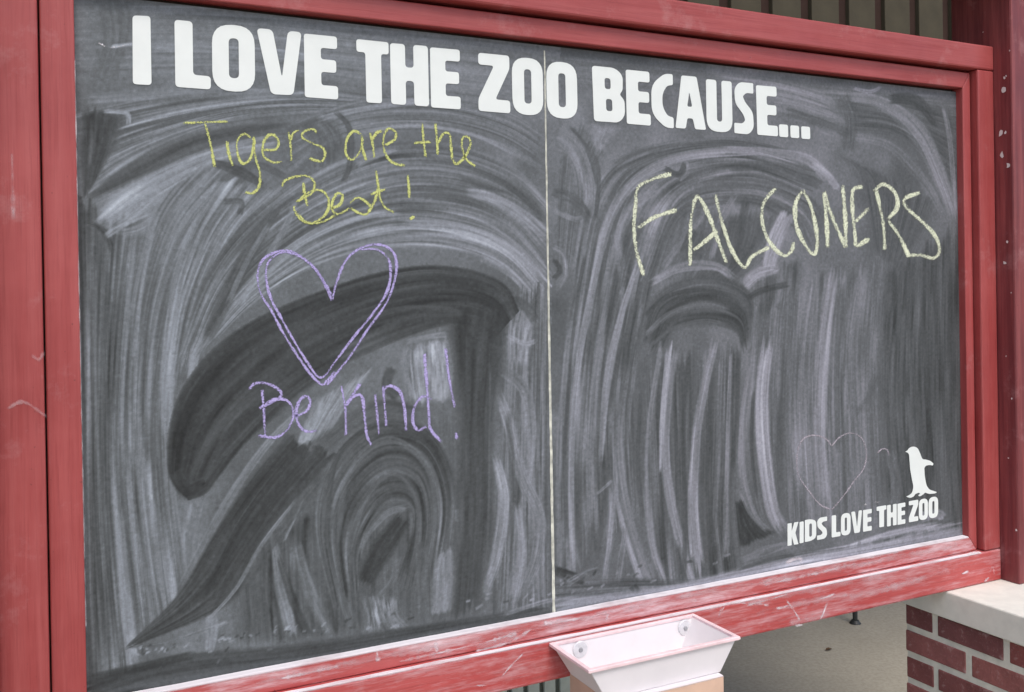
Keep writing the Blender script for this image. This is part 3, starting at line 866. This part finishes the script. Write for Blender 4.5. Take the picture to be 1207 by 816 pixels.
def rect(x0, y0, x1, y1, r=None):
    return [(x0, y0, r), (x1, y0, r), (x1, y1, r), (x0, y1, r)] if r is not None else [(x0, y0), (x1, y0), (x1, y1), (x0, y1)]
SH = {
 'I': ([rect(0, 0, 1, 1)], 0.22),
 '.': ([rect(0, 0, 1, 1)], 0.2),
 'L': ([[(0, 0), (.5, 0), (.5, .8), (1, .8), (1, 1), (0, 1)]], 0.12),
 'O': ([rect(0, 0, 1, 1, .46), rect(.385, .2, .62, .8, .12)], 0.1),
 'V': ([[(0, 0), (.35, 0), (.54, .74), (.69, 0), (1, 0), (.79, 1), (.29, 1)]], 0.11),
 'E': ([[(0, 0), (1, 0), (1, .2), (.5, .2), (.5, .38), (.96, .38), (.96, .58), (.5, .58), (.5, .79), (1, .79), (1, 1), (0, 1)]], 0.09),
 'T': ([[(0, 0), (1, 0), (1, .2), (.76, .2), (.76, 1), (.27, 1), (.27, .2), (0, .2)]], 0.09),
 'H': ([[(0, 0), (.39, 0), (.39, .38), (.61, .38), (.61, 0), (1, 0), (1, 1), (.61, 1), (.61, .6), (.39, .6), (.39, 1), (0, 1)]], 0.09),
 'Z': ([[(0, 0), (1, 0), (1, .23), (.53, .78), (1, .78), (1, 1), (0, 1), (0, .79), (.5, .2), (0, .2)]], 0.1),
 'B': ([[(0, 0), (.72, 0, .25), (.97, .12, .2), (.95, .4, .15), (.84, .48, .08), (1, .58, .15), (1, .86, .2), (.8, 1, .25), (0, 1)], rect(.38, .2, .57, .4, .08), rect(.4, .58, .6, .8, .08)], 0.1),
 'C': ([[(1, 0), (1, .2), (.72, .22, .15), (.5, .38, .2), (.5, .62, .2), (.72, .78, .15), (1, .8), (1, 1), (.62, 1, .3), (0, .78, .5), (0, .22, .5), (.62, 0, .3)]], 0.08),
 'A': ([[(.22, 0), (.72, 0), (1, 1), (.64, 1), (.57, .8), (.39, .8), (.33, 1), (0, 1)], [(.47, .3), (.56, .58), (.39, .58)]], 0.06),
 'U': ([[(0, 0), (.4, 0), (.4, .8, .1), (.6, .8, .1), (.6, 0), (1, 0), (1, 1, .42), (0, 1, .42)]], 0.09),
 'S': ([[(1, .0), (1, .2), (.62, .2, .1), (.44, .27, .06), (.56, .38, .1), (.96, .56, .2), (1, .86, .3), (.74, 1, .3), (0, 1), (0, .8), (.42, .8, .1), (.56, .73, .06), (.46, .62, .1), (.05, .42, .2), (0, .14, .3), (.26, 0, .3)]], 0.06),
 'K': ([[(0, 0), (.38, 0), (.38, .38), (.62, 0), (1, 0), (.72, .47), (1, 1), (.6, 1), (.38, .6), (.38, 1), (0, 1)]], 0.05),
 'D': ([[(0, 0), (.55, 0, .3), (1, .12, .4), (1, .88, .4), (.55, 1, .3), (0, 1)], rect(.38, .2, .62, .8, .12)], 0.08),
}
def outline_mesh(name, loops, mat, parent, th=0.0006, lift=0.0004):
    cu = bpy.data.curves.new(name, 'CURVE')
    cu.dimensions = '2D'
    cu.fill_mode = 'BOTH'
    cu.extrude = th / 2
    for lp in loops:
        s = cu.splines.new('POLY')
        s.points.add(len(lp) - 1)
        for i, (a, b) in enumerate(lp): s.points[i].co = (a, b, 0, 1)
        s.use_cyclic_u = True
    tmp = bpy.data.objects.new('tmp_outline', cu)
    col.objects.link(tmp)
    bpy.context.view_layer.update()
    me = bpy.data.meshes.new_from_object(tmp.evaluated_get(bpy.context.evaluated_depsgraph_get()))
    bpy.data.objects.remove(tmp)
    bpy.data.curves.remove(cu)
    co = np.empty(len(me.vertices) * 3); me.vertices.foreach_get('co', co)
    co = co.reshape(-1, 3)
    new = np.stack([co[:, 0], -(lift + th / 2) - co[:, 2], co[:, 1]], -1)
    me.vertices.foreach_set('co', new.ravel())
    me.update()
    me.name = name
    return link(name, me, mat, parent)

def letter(ch, TL, TR, BR, BL):
    shp, r = SH[ch]
    q = [np.array(bpt(*c)) for c in (TL, TR, BR, BL)]
    wid = np.linalg.norm(q[1] - q[0])
    loops = []
    for lp in shp:
        m = []
        for p in lp:
            a, b = p[0], p[1]
            pt = (q[0] * (1 - a) + q[1] * a) * (1 - b) + (q[3] * (1 - a) + q[2] * a) * b
            m.append((pt[0], pt[1]) + ((p[2] * wid,) if len(p) > 2 else ()))
        loops.append(fillet(m, r * wid * (1.0 if ch not in 'I.' else 1.0)))
    return outline_mesh('letter', loops, M_VINYL, pan(q[0][0] + 0.002))
BIG = [('I', (156.1, 18.5), (177.2, 19.3), (178.6, 100.6), (156.5, 99.4)), ('L', (205.5, 23.4), (247.8, 28), (248.5, 105.8), (206.7, 102.6)),
 ('O', (249.6, 28), (299.8, 31.6), (300.8, 109.6), (250.4, 106.6)), ('V', (302.2, 33.4), (355.4, 38.2), (356.6, 113), (304, 110.6)), ('E', (358, 39.8), (396.9, 43.6), (398.5, 117.6), (359.2, 114.6)),
 ('T', (419.7, 46.3), (457.7, 50.2), (459, 122.6), (421.5, 120.4)), ('H', (459.4, 51), (504, 54.6), (505.6, 125.8), (461, 122.8)), ('E', (506.6, 56), (541.6, 59), (543, 129.2), (508, 126.8)),
 ('Z', (563.4, 62.4), (599.9, 66), (601.4, 133.9), (563.9, 130.8)), ('O', (602.8, 67), (639.2, 70), (640.4, 137), (604.2, 134.6)), ('O', (643.4, 71.6), (679.4, 75.2), (680.8, 141.2), (644.6, 138.4)),
 ('B', (697.4, 77.6), (734.6, 81.4), (736.8, 145.4), (700, 142.8)), ('E', (737.2, 82.2), (765, 85), (767, 148.4), (738.6, 146)), ('C', (767.2, 85.6), (792.6, 87.8), (794, 151.6), (768, 148.6)),
 ('A', (795, 88.4), (830.4, 91.6), (832, 153.4), (796, 151)), ('U', (831.8, 93.4), (862, 96.4), (863.4, 157), (832.8, 154.4)), ('S', (865, 96.4), (887.4, 98.4), (888.6, 159.4), (865.4, 157)),
 ('E', (890.7, 100.6), (914.8, 102.6), (916.8, 161), (892.4, 159)), ('.', (917.9, 146.6), (928.4, 147.4), (928.8, 162.2), (918.4, 161.4)), ('.', (931.2, 147.8), (941.4, 148.6), (941.8, 163.2), (931.6, 162.4)), ('.', (944, 149), (954.4, 149.8), (954.8, 164.4), (944.4, 163.6))]
for L in BIG: letter(*L)
for ch, xl, xr, t, b in (('K', 928, 940.8, 617.4, 643.6), ('I', 942.2, 947, 615.4, 640.6), ('D', 948.4, 961.8, 613.2, 639), ('S', 962.8, 974.6, 611, 636.6), ('L', 980, 990.4, 608, 633.8), ('O', 991, 1002.3, 606, 632),
                         ('V', 1003, 1015.8, 603.6, 629.4), ('E', 1017, 1027.2, 601.6, 627), ('T', 1033, 1044.4, 597.6, 622.4), ('H', 1045.2, 1056.6, 595.8, 620.8), ('E', 1057.6, 1066.8, 594, 618.8), ('Z', 1071, 1082, 591, 615.8), ('O', 1082.8, 1093.4, 589, 613.8), ('O', 1094.2, 1105.4, 586.8, 611.6)):
    s = -0.18 * (xr - xl)
    letter(ch, (xl, t), (xr, t + s), (xr, b + s * 1.0), (xl, b))
# the penguin over the small lettering
pg = [(180, 222), (200, 212), (210, 195), (228, 184), (255, 179), (282, 193), (303, 238), (318, 282), (345, 283), (383, 294), (408, 316), (404, 332), (372, 327), (347, 333), (334, 350), (338, 420), (351, 490), (374, 524), (437, 545), (420, 556), (372, 560), (340, 548), (328, 562), (300, 580), (284, 574), (302, 556), (290, 549), (262, 560), (250, 580), (222, 593), (186, 580), (214, 571), (238, 550), (248, 500), (235, 440), (221, 360), (216, 290), (213, 242), (200, 228)]
loop = [bpt(1040 + x / 6.8, 500 + y / 6.8) for x, y in pg]
outline_mesh('penguin_emblem', [fillet(loop, 0.006)], M_VINYL, pan_b)

# ---- chalk writing
def ribbon_bm(bm, lay, pts, wd, Y0, wob=0.12, plane=0.0):
    """pts on the photograph, laid on the plane y = plane as a film Y0 in front of it"""
    P = np.array(pts, float)
    L = np.linalg.norm(np.diff(P, axis=0), axis=1).sum()
    c = catmull(P, max(6, int(L / 3)))
    t = np.gradient(c, axis=0)
    t /= np.linalg.norm(t, axis=1)[:, None] + 1e-9
    nr = np.stack([-t[:, 1], t[:, 0]], -1)
    prev = None
    n = len(c)
    ph = [rng.uniform(0, 6.28) for _ in range(4)]
    for i in range(n):
        press = 0.5 + 0.3 * math.sin(i * 0.23 + ph[0]) + 0.25 * math.sin(i * 0.61 + ph[1]) + 0.2 * math.sin(i * 0.09 + ph[2])
        press = min(1.0, max(0.0, press))
        h = wd / 2 * (0.82 + 0.28 * press) * (1 + rng.uniform(-wob, wob)) * (0.75 if i in (0, n - 1) else 1)
        row = []
        for s, e in ((-1, 1.0), (-0.5, 0.25), (0, 0.0), (0.5, 0.25), (1, 1.0)):
            x, z = bpt(*(c[i] + nr[i] * h * s), plane)
            vv = bm.verts.new((x, plane - Y0, z))
            vv[lay] = 1.0 if i in (0, n - 1) else min(1.15, e + 0.55 * (1 - press))
            row.append(vv)
        if prev:
            for k in range(4):
                bm.faces.new([prev[k], prev[k + 1], row[k + 1], row[k]])
        prev = row
def chalk(name, strokes, wd, mat, org, s, parent=None, plane=0.0, wob=0.12):
    bm = bmesh.new()
    lay = bm.verts.layers.float.new('edge')
    Y0 = 0.0006
    for st in strokes:
        pts = [(org[0] + x / s, org[1] + y / s) for x, y in st]
        ribbon_bm(bm, lay, pts, wd, Y0, wob, plane)
        Y0 += 0.00022
    cx = bpt(org[0] + strokes[0][0][0] / s, org[1] + strokes[0][0][1] / s, plane)[0]
    return from_bm(name, bm, mat, parent or pan(cx))

YO, YS = (200, 120), 3.0175
for ltr in (
    [[(48, 76), (120, 73), (207, 70)], [(125, 75), (145, 150), (160, 233)]],
    [[(203, 140), (210, 185), (225, 228)]],
    [[(290, 130), (265, 115), (242, 135), (240, 180), (258, 220), (285, 205), (300, 150), (298, 122)], [(296, 128), (305, 200), (320, 250), (318, 300), (295, 325), (268, 322)]],
    [[(330, 172), (375, 170), (388, 145), (370, 118), (345, 125), (330, 160), (335, 195), (365, 215), (400, 215)]],
    [[(423, 108), (430, 160), (433, 212)], [(427, 142), (440, 112), (460, 100)]],
    [[(525, 112), (510, 98), (480, 105), (470, 125), (500, 145), (545, 165), (552, 190), (540, 212), (515, 208), (497, 200)]],
    [[(680, 115), (655, 105), (632, 130), (625, 175), (640, 205), (665, 195), (685, 150), (682, 118)], [(682, 118), (685, 165), (700, 213)]],
    [[(712, 110), (722, 155), (728, 200)], [(717, 142), (735, 112), (758, 102)]],
    [[(765, 155), (800, 135), (803, 108), (780, 95), (762, 120), (760, 160), (775, 200), (805, 222), (838, 226)]],
    [[(897, 75), (903, 140), (910, 198)], [(866, 147), (930, 143)]],
    [[(944, 75), (950, 130), (953, 190)], [(951, 152), (975, 112), (995, 117), (1000, 160), (1005, 205)]],
    [[(1005, 205), (1020, 222), (1050, 195), (1070, 150), (1060, 125), (1042, 130), (1040, 165), (1055, 205), (1088, 230)]],
    [[(475, 285), (480, 330), (490, 372)], [(400, 305), (405, 285), (440, 268), (490, 265), (515, 290), (505, 325), (470, 345), (450, 358)], [(450, 358), (490, 325), (535, 315), (565, 345), (560, 390), (535, 418), (500, 432), (465, 418), (445, 390), (442, 368)], [(452, 395), (490, 430), (540, 428), (588, 405)]],
    [[(575, 380), (605, 365), (615, 335), (598, 325), (580, 350), (578, 385), (600, 400), (640, 378)]],
    [[(640, 362), (665, 342), (690, 350), (712, 372), (700, 400), (670, 395), (643, 378)]],
    [[(733, 245), (742, 300), (748, 340), (765, 375), (800, 395)], [(705, 398), (730, 350), (742, 300)], [(714, 330), (770, 310)]],
    [[(846, 260), (850, 300), (852, 345)]], [[(853, 419), (870, 407)]]):
    chalk('chalk_letter', ltr, 3.8, M_CH_YEL, YO, YS)
PO, PS = (270, 270), 3.139
chalk('chalk_heart', [
    [(380, 265), (360, 215), (320, 150), (270, 105), (210, 80), (150, 95), (115, 130), (105, 185), (120, 245), (155, 300), (200, 385), (250, 465), (300, 535), (342, 575), (362, 562), (390, 528)],
    [(380, 265), (400, 190), (430, 120), (470, 80), (530, 58), (580, 65), (612, 95), (619, 150), (602, 225), (572, 290), (512, 372), (455, 460), (405, 525), (360, 578)],
    [(378, 245), (345, 185), (300, 130), (240, 92), (190, 88), (147, 120), (136, 175), (152, 250), (187, 320), (232, 400), (287, 490), (340, 550), (400, 480), (460, 400), (530, 315), (580, 240), (597, 170), (588, 110), (545, 76), (485, 76)]], 3.7, M_CH_PUR, PO, PS)
for ltr in (
    [[(72, 595), (95, 572), (140, 572), (185, 595), (190, 620), (150, 645), (110, 665)], [(122, 595), (128, 670), (133, 770)], [(110, 665), (165, 632), (215, 635), (238, 680), (220, 735), (175, 770), (105, 765)]],
    [[(240, 695), (285, 675), (300, 640), (285, 618), (258, 640), (248, 690), (265, 735), (295, 750), (325, 745)]],
    [[(415, 580), (430, 670), (432, 765)], [(485, 570), (460, 610), (428, 660)], [(428, 655), (460, 620), (490, 618), (500, 680), (508, 760), (527, 800)]],
    [[(540, 612), (548, 690), (555, 762)]],
    [[(570, 580), (575, 650), (582, 730)], [(572, 600), (590, 580), (630, 600), (648, 660), (655, 750)]],
    [[(750, 630), (715, 620), (685, 660), (680, 715), (700, 745), (730, 730)], [(722, 460), (730, 560), (738, 680), (745, 740), (785, 788)]],
    [[(800, 440), (815, 560), (835, 660)]], [[(839, 752), (843, 778)]]):
    chalk('chalk_letter', ltr, 4.2, M_CH_PUR, PO, PS)
FO, FS = (720, 180), 2.944
for ltr in (
    [[(210, 74), (150, 90), (95, 120), (85, 180), (80, 260), (90, 350), (115, 428)], [(90, 265), (150, 225), (230, 198)]],
    [[(275, 395), (275, 290), (280, 220), (300, 152), (340, 220), (370, 300), (402, 385)], [(285, 340), (330, 305), (372, 268)]],
    [[(362, 145), (385, 240), (420, 340), (463, 398), (490, 360), (550, 328)]],
    [[(572, 122), (530, 175), (525, 240), (550, 310), (600, 358), (630, 335), (632, 310)]],
    [[(665, 130), (640, 180), (645, 260), (680, 330), (708, 352), (715, 290), (695, 190), (665, 130)]],
    [[(752, 330), (748, 240), (738, 135)], [(738, 135), (770, 230), (815, 330)], [(815, 330), (812, 220), (803, 112)]],
    [[(875, 118), (840, 130), (838, 200), (845, 270), (850, 328)], [(850, 328), (897, 298)], [(843, 245), (895, 192)]],
    [[(950, 338), (945, 250), (920, 130)], [(910, 135), (945, 110), (985, 140), (993, 190), (960, 232)], [(960, 235), (1000, 290), (1035, 365)]],
    [[(1072, 138), (1020, 160), (1025, 190), (1080, 240), (1125, 290), (1140, 340), (1120, 366), (1070, 355), (1030, 358)]]):
    chalk('chalk_letter', ltr, 5.6, M_CH_PAL, FO, FS)
GO, GS = (900, 480), 3.93
chalk('chalk_heart', [[(315, 180), (285, 145), (230, 130), (180, 150), (155, 220), (160, 310), (210, 390), (260, 450), (315, 475)], [(315, 180), (350, 140), (400, 120), (450, 140), (475, 200), (465, 280), (420, 340), (370, 410), (315, 475)]], 2.2, M_CH_FNT, GO, GS)
chalk('chalk_scribble', [[(525, 215), (545, 195), (570, 195), (580, 225)]], 2.4, M_CH_FNT, GO, GS)
for q in ([(460, 452), (478, 448)], [(510, 443), (540, 437)]): chalk('chalk_scribble', [q], 2.6, M_CH_WHT, GO, GS)
chalk('chalk_scribble', [[(100, 730), (130, 708), (165, 700), (180, 722)], [(112, 738), (150, 722), (178, 730)]], 6.5, M_HZ, GO, GS)
for q in ([(462, 203), (485, 212), (502, 224)], [(520, 230), (560, 222), (620, 212)]): chalk('chalk_scribble', [q], 2.8, M_CH_WHT, (0, 0), 4.023)

# ---- chalk dust caught on the ledges and rubbed over the lower frame
def dust_strip(name, x0, x1, ya, yb, z, th, n, seed, parent, mat):
    r2 = random.Random(seed)
    bm = bmesh.new()
    lay = bm.verts.layers.float.new('edge')
    prev = None
    ks = [(r2.uniform(5, 70), r2.uniform(0, 6.28), r2.uniform(0.2, 1)) for _ in range(9)]
    for i in range(n + 1):
        x = x0 + (x1 - x0) * i / n
        a = sum(q * math.sin(f_ * x + p_) for f_, p_, q in ks) / 4
        h = th * (0.6 + 0.25 * a)
        row = []
        for yy, zz, e in ((ya, z + 0.0004, 0.25), (ya + (yb - ya) * 0.12, z + h, 0.0), (yb + (ya - yb) * (0.12 + 0.05 * a), z + h * 0.7, 0.1), (yb - 0.0009, z - 0.0004, 0.3), (yb - 0.001, z - 0.003 - 0.002 * abs(a), 1.0)):
            v_ = bm.verts.new((x, yy, zz)); v_[lay] = e
            row.append(v_)
        if prev:
            for k in range(4): bm.faces.new([prev[k], prev[k + 1], row[k + 1], row[k]])
        prev = row
    return from_bm(name, bm, mat, parent)
dust_strip('chalk_dust', 0.02, BW - 0.004, -0.0008, TY - 0.0002, 0.0005, 0.0030, 260, 3, board, M_LEDGE)
dust_strip('chalk_dust', 0.10, BW + 0.02, (TY + 1.2 * RY) / 2.2, RY - 0.0002, tb - 0.0002, 0.0024, 260, 4, board, M_LEDGE)
# rubbed white on the first panel's side trim and the right inner edge
def rubbed(strokes, wd, plane, s=1.0, org=(0, 0), mat=M_HZ, wob=0.3):
    for q in strokes: chalk('chalk_smear', [q], wd, mat, org, s, board, plane, wob)
rubbed([[(88.2, 70), (90.2, 180), (92.4, 300), (94.8, 420), (97.6, 560), (101.4, 740)]], 2.2, TY - 0.0002, mat=M_HZ_EDGE, wob=0.2)
rubbed([[(8, 482), (28, 474), (56, 492)], [(36, 418), (46, 424), (52, 414)], [(14, 180), (16, 260)]], 6.0, RY - 0.0004, mat=M_HZ_THIN)
rubbed([[(550, 60), (480, 90), (415, 106)], [(485, 125), (455, 215), (425, 275)], [(0, 150), (45, 152)], [(90, 178), (150, 168), (195, 150)], [(170, 110), (230, 190), (280, 275)], [(235, 310), (300, 300)]], 3.6, RY - 0.0002, 6.478, (900, 690))
rubbed([[(1133, 677), (1142, 673)], [(1141, 652), (1152, 650)], [(1166, 676), (1170, 668), (1172, 678)], [(1160, 686), (1166, 680)]], 3.4, RY - 0.0002)
rubbed([[(617, 770), (602, 785), (591, 798)], [(561, 808), (574, 808)], [(847, 726), (850, 716)], [(846, 728), (854, 714)], [(860, 710), (900, 712)], [(880, 714), (930, 700)]], 2.6, RY - 0.0002)
rubbed([[(640, 735), (690, 728), (716, 722)], [(716, 722), (715, 732)], [(812, 708), (822, 708)], [(900, 690), (960, 676), (1010, 664)], [(998, 664), (990, 672)], [(1010, 660), (1060, 650)], [(470, 780), (560, 760), (610, 746)], [(560, 768), (600, 757), (626, 742)], [(444, 768), (446, 780)], [(513, 756), (515, 770)], [(330, 800), (400, 785)]], 5.0, TY - 0.0002, wob=0.6)
rubbed([[(890, 724), (940, 712), (1000, 700)], [(1000, 704), (1060, 690), (1120, 672)], [(930, 735), (980, 722)], [(880, 712), (960, 694), (1040, 678)]], 10.0, RY - 0.0006, mat=M_HZ_THIN)
rubbed([[(300, 806), (420, 780), (560, 753), (700, 727)], [(700, 724), (800, 704), (920, 682), (1040, 660)], [(560, 764), (640, 742), (720, 728)], [(1000, 668), (1080, 652), (1130, 643)]], 9.0, TY - 0.0006, mat=M_HZ_THIN)

# ---------------------------------------------------------------- chalk tray
TX0, TX1, TYB, TYF, TZT, TZB = 0.876, 1.247, -0.0425, -0.205, -0.044, -0.1145
tray = tag(empty('chalk_tray', ((TX0 + TX1) / 2, (TYB + TYF) / 2, TZB)), 'empty white plastic planter box screwed to the lower frame to hold chalk', 'tray')
def ring(bm, x0, x1, yb, yf, z):
    return [bm.verts.new(c) for c in ((x0, yb, z), (x1, yb, z), (x1, yf, z), (x0, yf, z))]
def loft(bm, rings, cap0=False, cap1=False):
    for a, b in zip(rings, rings[1:]):
        for k in range(4):
            bm.faces.new([a[k], a[(k + 1) % 4], b[(k + 1) % 4], b[k]])
    if cap0: bm.faces.new(rings[0])
    if cap1: bm.faces.new(rings[-1])
bm = bmesh.new()
tw = 0.003
ri = 0.006
loft(bm, [ring(bm, TX0 + 0.045, TX1 - 0.045, TYB - 0.012, TYF + 0.012, TZB),
          ring(bm, TX0 + ri, TX1 - ri, TYB - 0.003, TYF + ri, TZT - 0.004),
          ring(bm, TX0 + ri + tw, TX1 - ri - tw, TYB - 0.006, TYF + ri + tw, TZT - 0.004),
          ring(bm, TX0 + 0.045 + tw, TX1 - 0.045 - tw, TYB - 0.015, TYF + 0.015, TZB + tw)], True, True)
bev(bm, 0.0012, 1)
from_bm('tray_body', bm, M_TRAY, tray)
bm = bmesh.new()
rs = [ring(bm, TX0, TX1, TYB, TYF, TZT - 0.007), ring(bm, TX0, TX1, TYB, TYF, TZT),
      ring(bm, TX0 + ri + tw + 0.001, TX1 - ri - tw - 0.001, TYB - 0.008, TYF + ri + tw + 0.001, TZT),
      ring(bm, TX0 + ri + tw + 0.001, TX1 - ri - tw - 0.001, TYB - 0.008, TYF + ri + tw + 0.001, TZT - 0.007)]
loft(bm, rs + [rs[0]])
bev(bm, 0.0014, 2)
from_bm('rim', bm, M_RIM, tray)
for (px, py) in ((683.7, 765.7), (807, 740)):
    yb_ = TYB - 0.0095
    x, z = bpt(px, py, yb_)
    bm = bmesh.new()
    bmesh.ops.create_cone(bm, cap_ends=True, segments=20, radius1=0.0185, radius2=0.0165, depth=0.003, matrix=Matrix.Translation((x, yb_ - 0.0015, z)) @ Matrix.Rotation(math.pi / 2, 4, 'X'))
    so_ = from_bm('washer', bm, M_SCREW, tray)
    bm = bmesh.new()
    bmesh.ops.create_cone(bm, cap_ends=True, segments=12, radius1=0.0055, radius2=0.004, depth=0.003, matrix=Matrix.Translation((x, yb_ - 0.0042, z)) @ Matrix.Rotation(math.pi / 2, 4, 'X'))
    from_bm('screw_head', bm, simple('dark_screw', (0.3, 0.3, 0.31), 0.5), so_)
sh = tag(empty('wooden_bracket', (1.05, -0.12, -0.17)), 'tan wooden block under the white planter box', 'bracket')
from_bm('block', box_bm(0.925, 1.200, -0.207, -0.0402, -0.175, TZB - 0.0012, 0.003), M_SHELF, sh)
dust_strip('chalk_dust', 0.928, 1.197, -0.17, -0.2072, TZB - 0.001, 0.0012, 60, 9, sh, M_LEDGE)

# ---------------------------------------------------------------- things beyond, seen under the board
rp = hit(1008, 735, 2, GZ)
t = tag(empty('black_stake', (rp[0], rp[1], GZ)), 'thin black metal stake standing on the sandy concrete', 'stake')
bm = bmesh.new()
bmesh.ops.create_cone(bm, cap_ends=True, segments=14, radius1=0.011, radius2=0.011, depth=0.62, matrix=Matrix.Translation((rp[0], rp[1], GZ + 0.31)))
from_bm('pole', bm, M_BLACK, t)
bm = bmesh.new()
bmesh.ops.create_cone(bm, cap_ends=True, segments=18, radius1=0.026, radius2=0.016, depth=0.014, matrix=Matrix.Translation((rp[0], rp[1], GZ + 0.009)))
from_bm('foot', bm, M_BLACK, t)
lp = hit(977, 767, 2, GZ)
bm = bmesh.new()
ol = [(0, 0), (0.012, 0.008), (0.026, 0.009), (0.04, 0.0), (0.028, -0.008), (0.013, -0.007)]
vs = [bm.verts.new((lp[0] - 0.02 + a, lp[1] + b, GZ + 0.004 + 0.006 * abs(b) / 0.009)) for a, b in ol]
for i in (1, 2, 3, 4): bm.faces.new([vs[0], vs[i], vs[i + 1]])
lf = from_bm('fallen_leaf', bm, M_LEAF)
tag(lf, 'small dry brown leaf lying on the sandy concrete', 'leaf')
# slatted crate standing in the passage
cr = tag(empty('slatted_crate', (1.2, 1.05, GZ)), 'pale grey green slatted crate behind the chalkboard below the white planter box', 'crate')
yc = 0.9
sm = None
nsl = 13
xs0, pt_ = 0.72, 0.058
for i in range(nsl):
    if sm is None:
        ob = from_bm('slat', box_bm(0, 0.040, 0, 0.014, GZ + 0.02, -0.14, 0.002), M_PALE, cr); sm = ob.data
    else: ob = link('slat', sm, None, cr)
    ob.location.x += xs0 + i * pt_; ob.location.y += yc
xe = xs0 + (nsl - 1) * pt_ + 0.04
for zz in (GZ + 0.06, -0.26):
    from_bm('batten', box_bm(xs0, xe, yc + 0.0142, yc + 0.032, zz, zz + 0.06, 0.002), M_PALE, cr)
from_bm('crate_body', box_bm(xs0 + 0.005, xe - 0.005, yc + 0.0325, yc + 0.36, GZ, -0.16), simple('dark_crate_inside', (0.32, 0.34, 0.29), 0.9), cr)
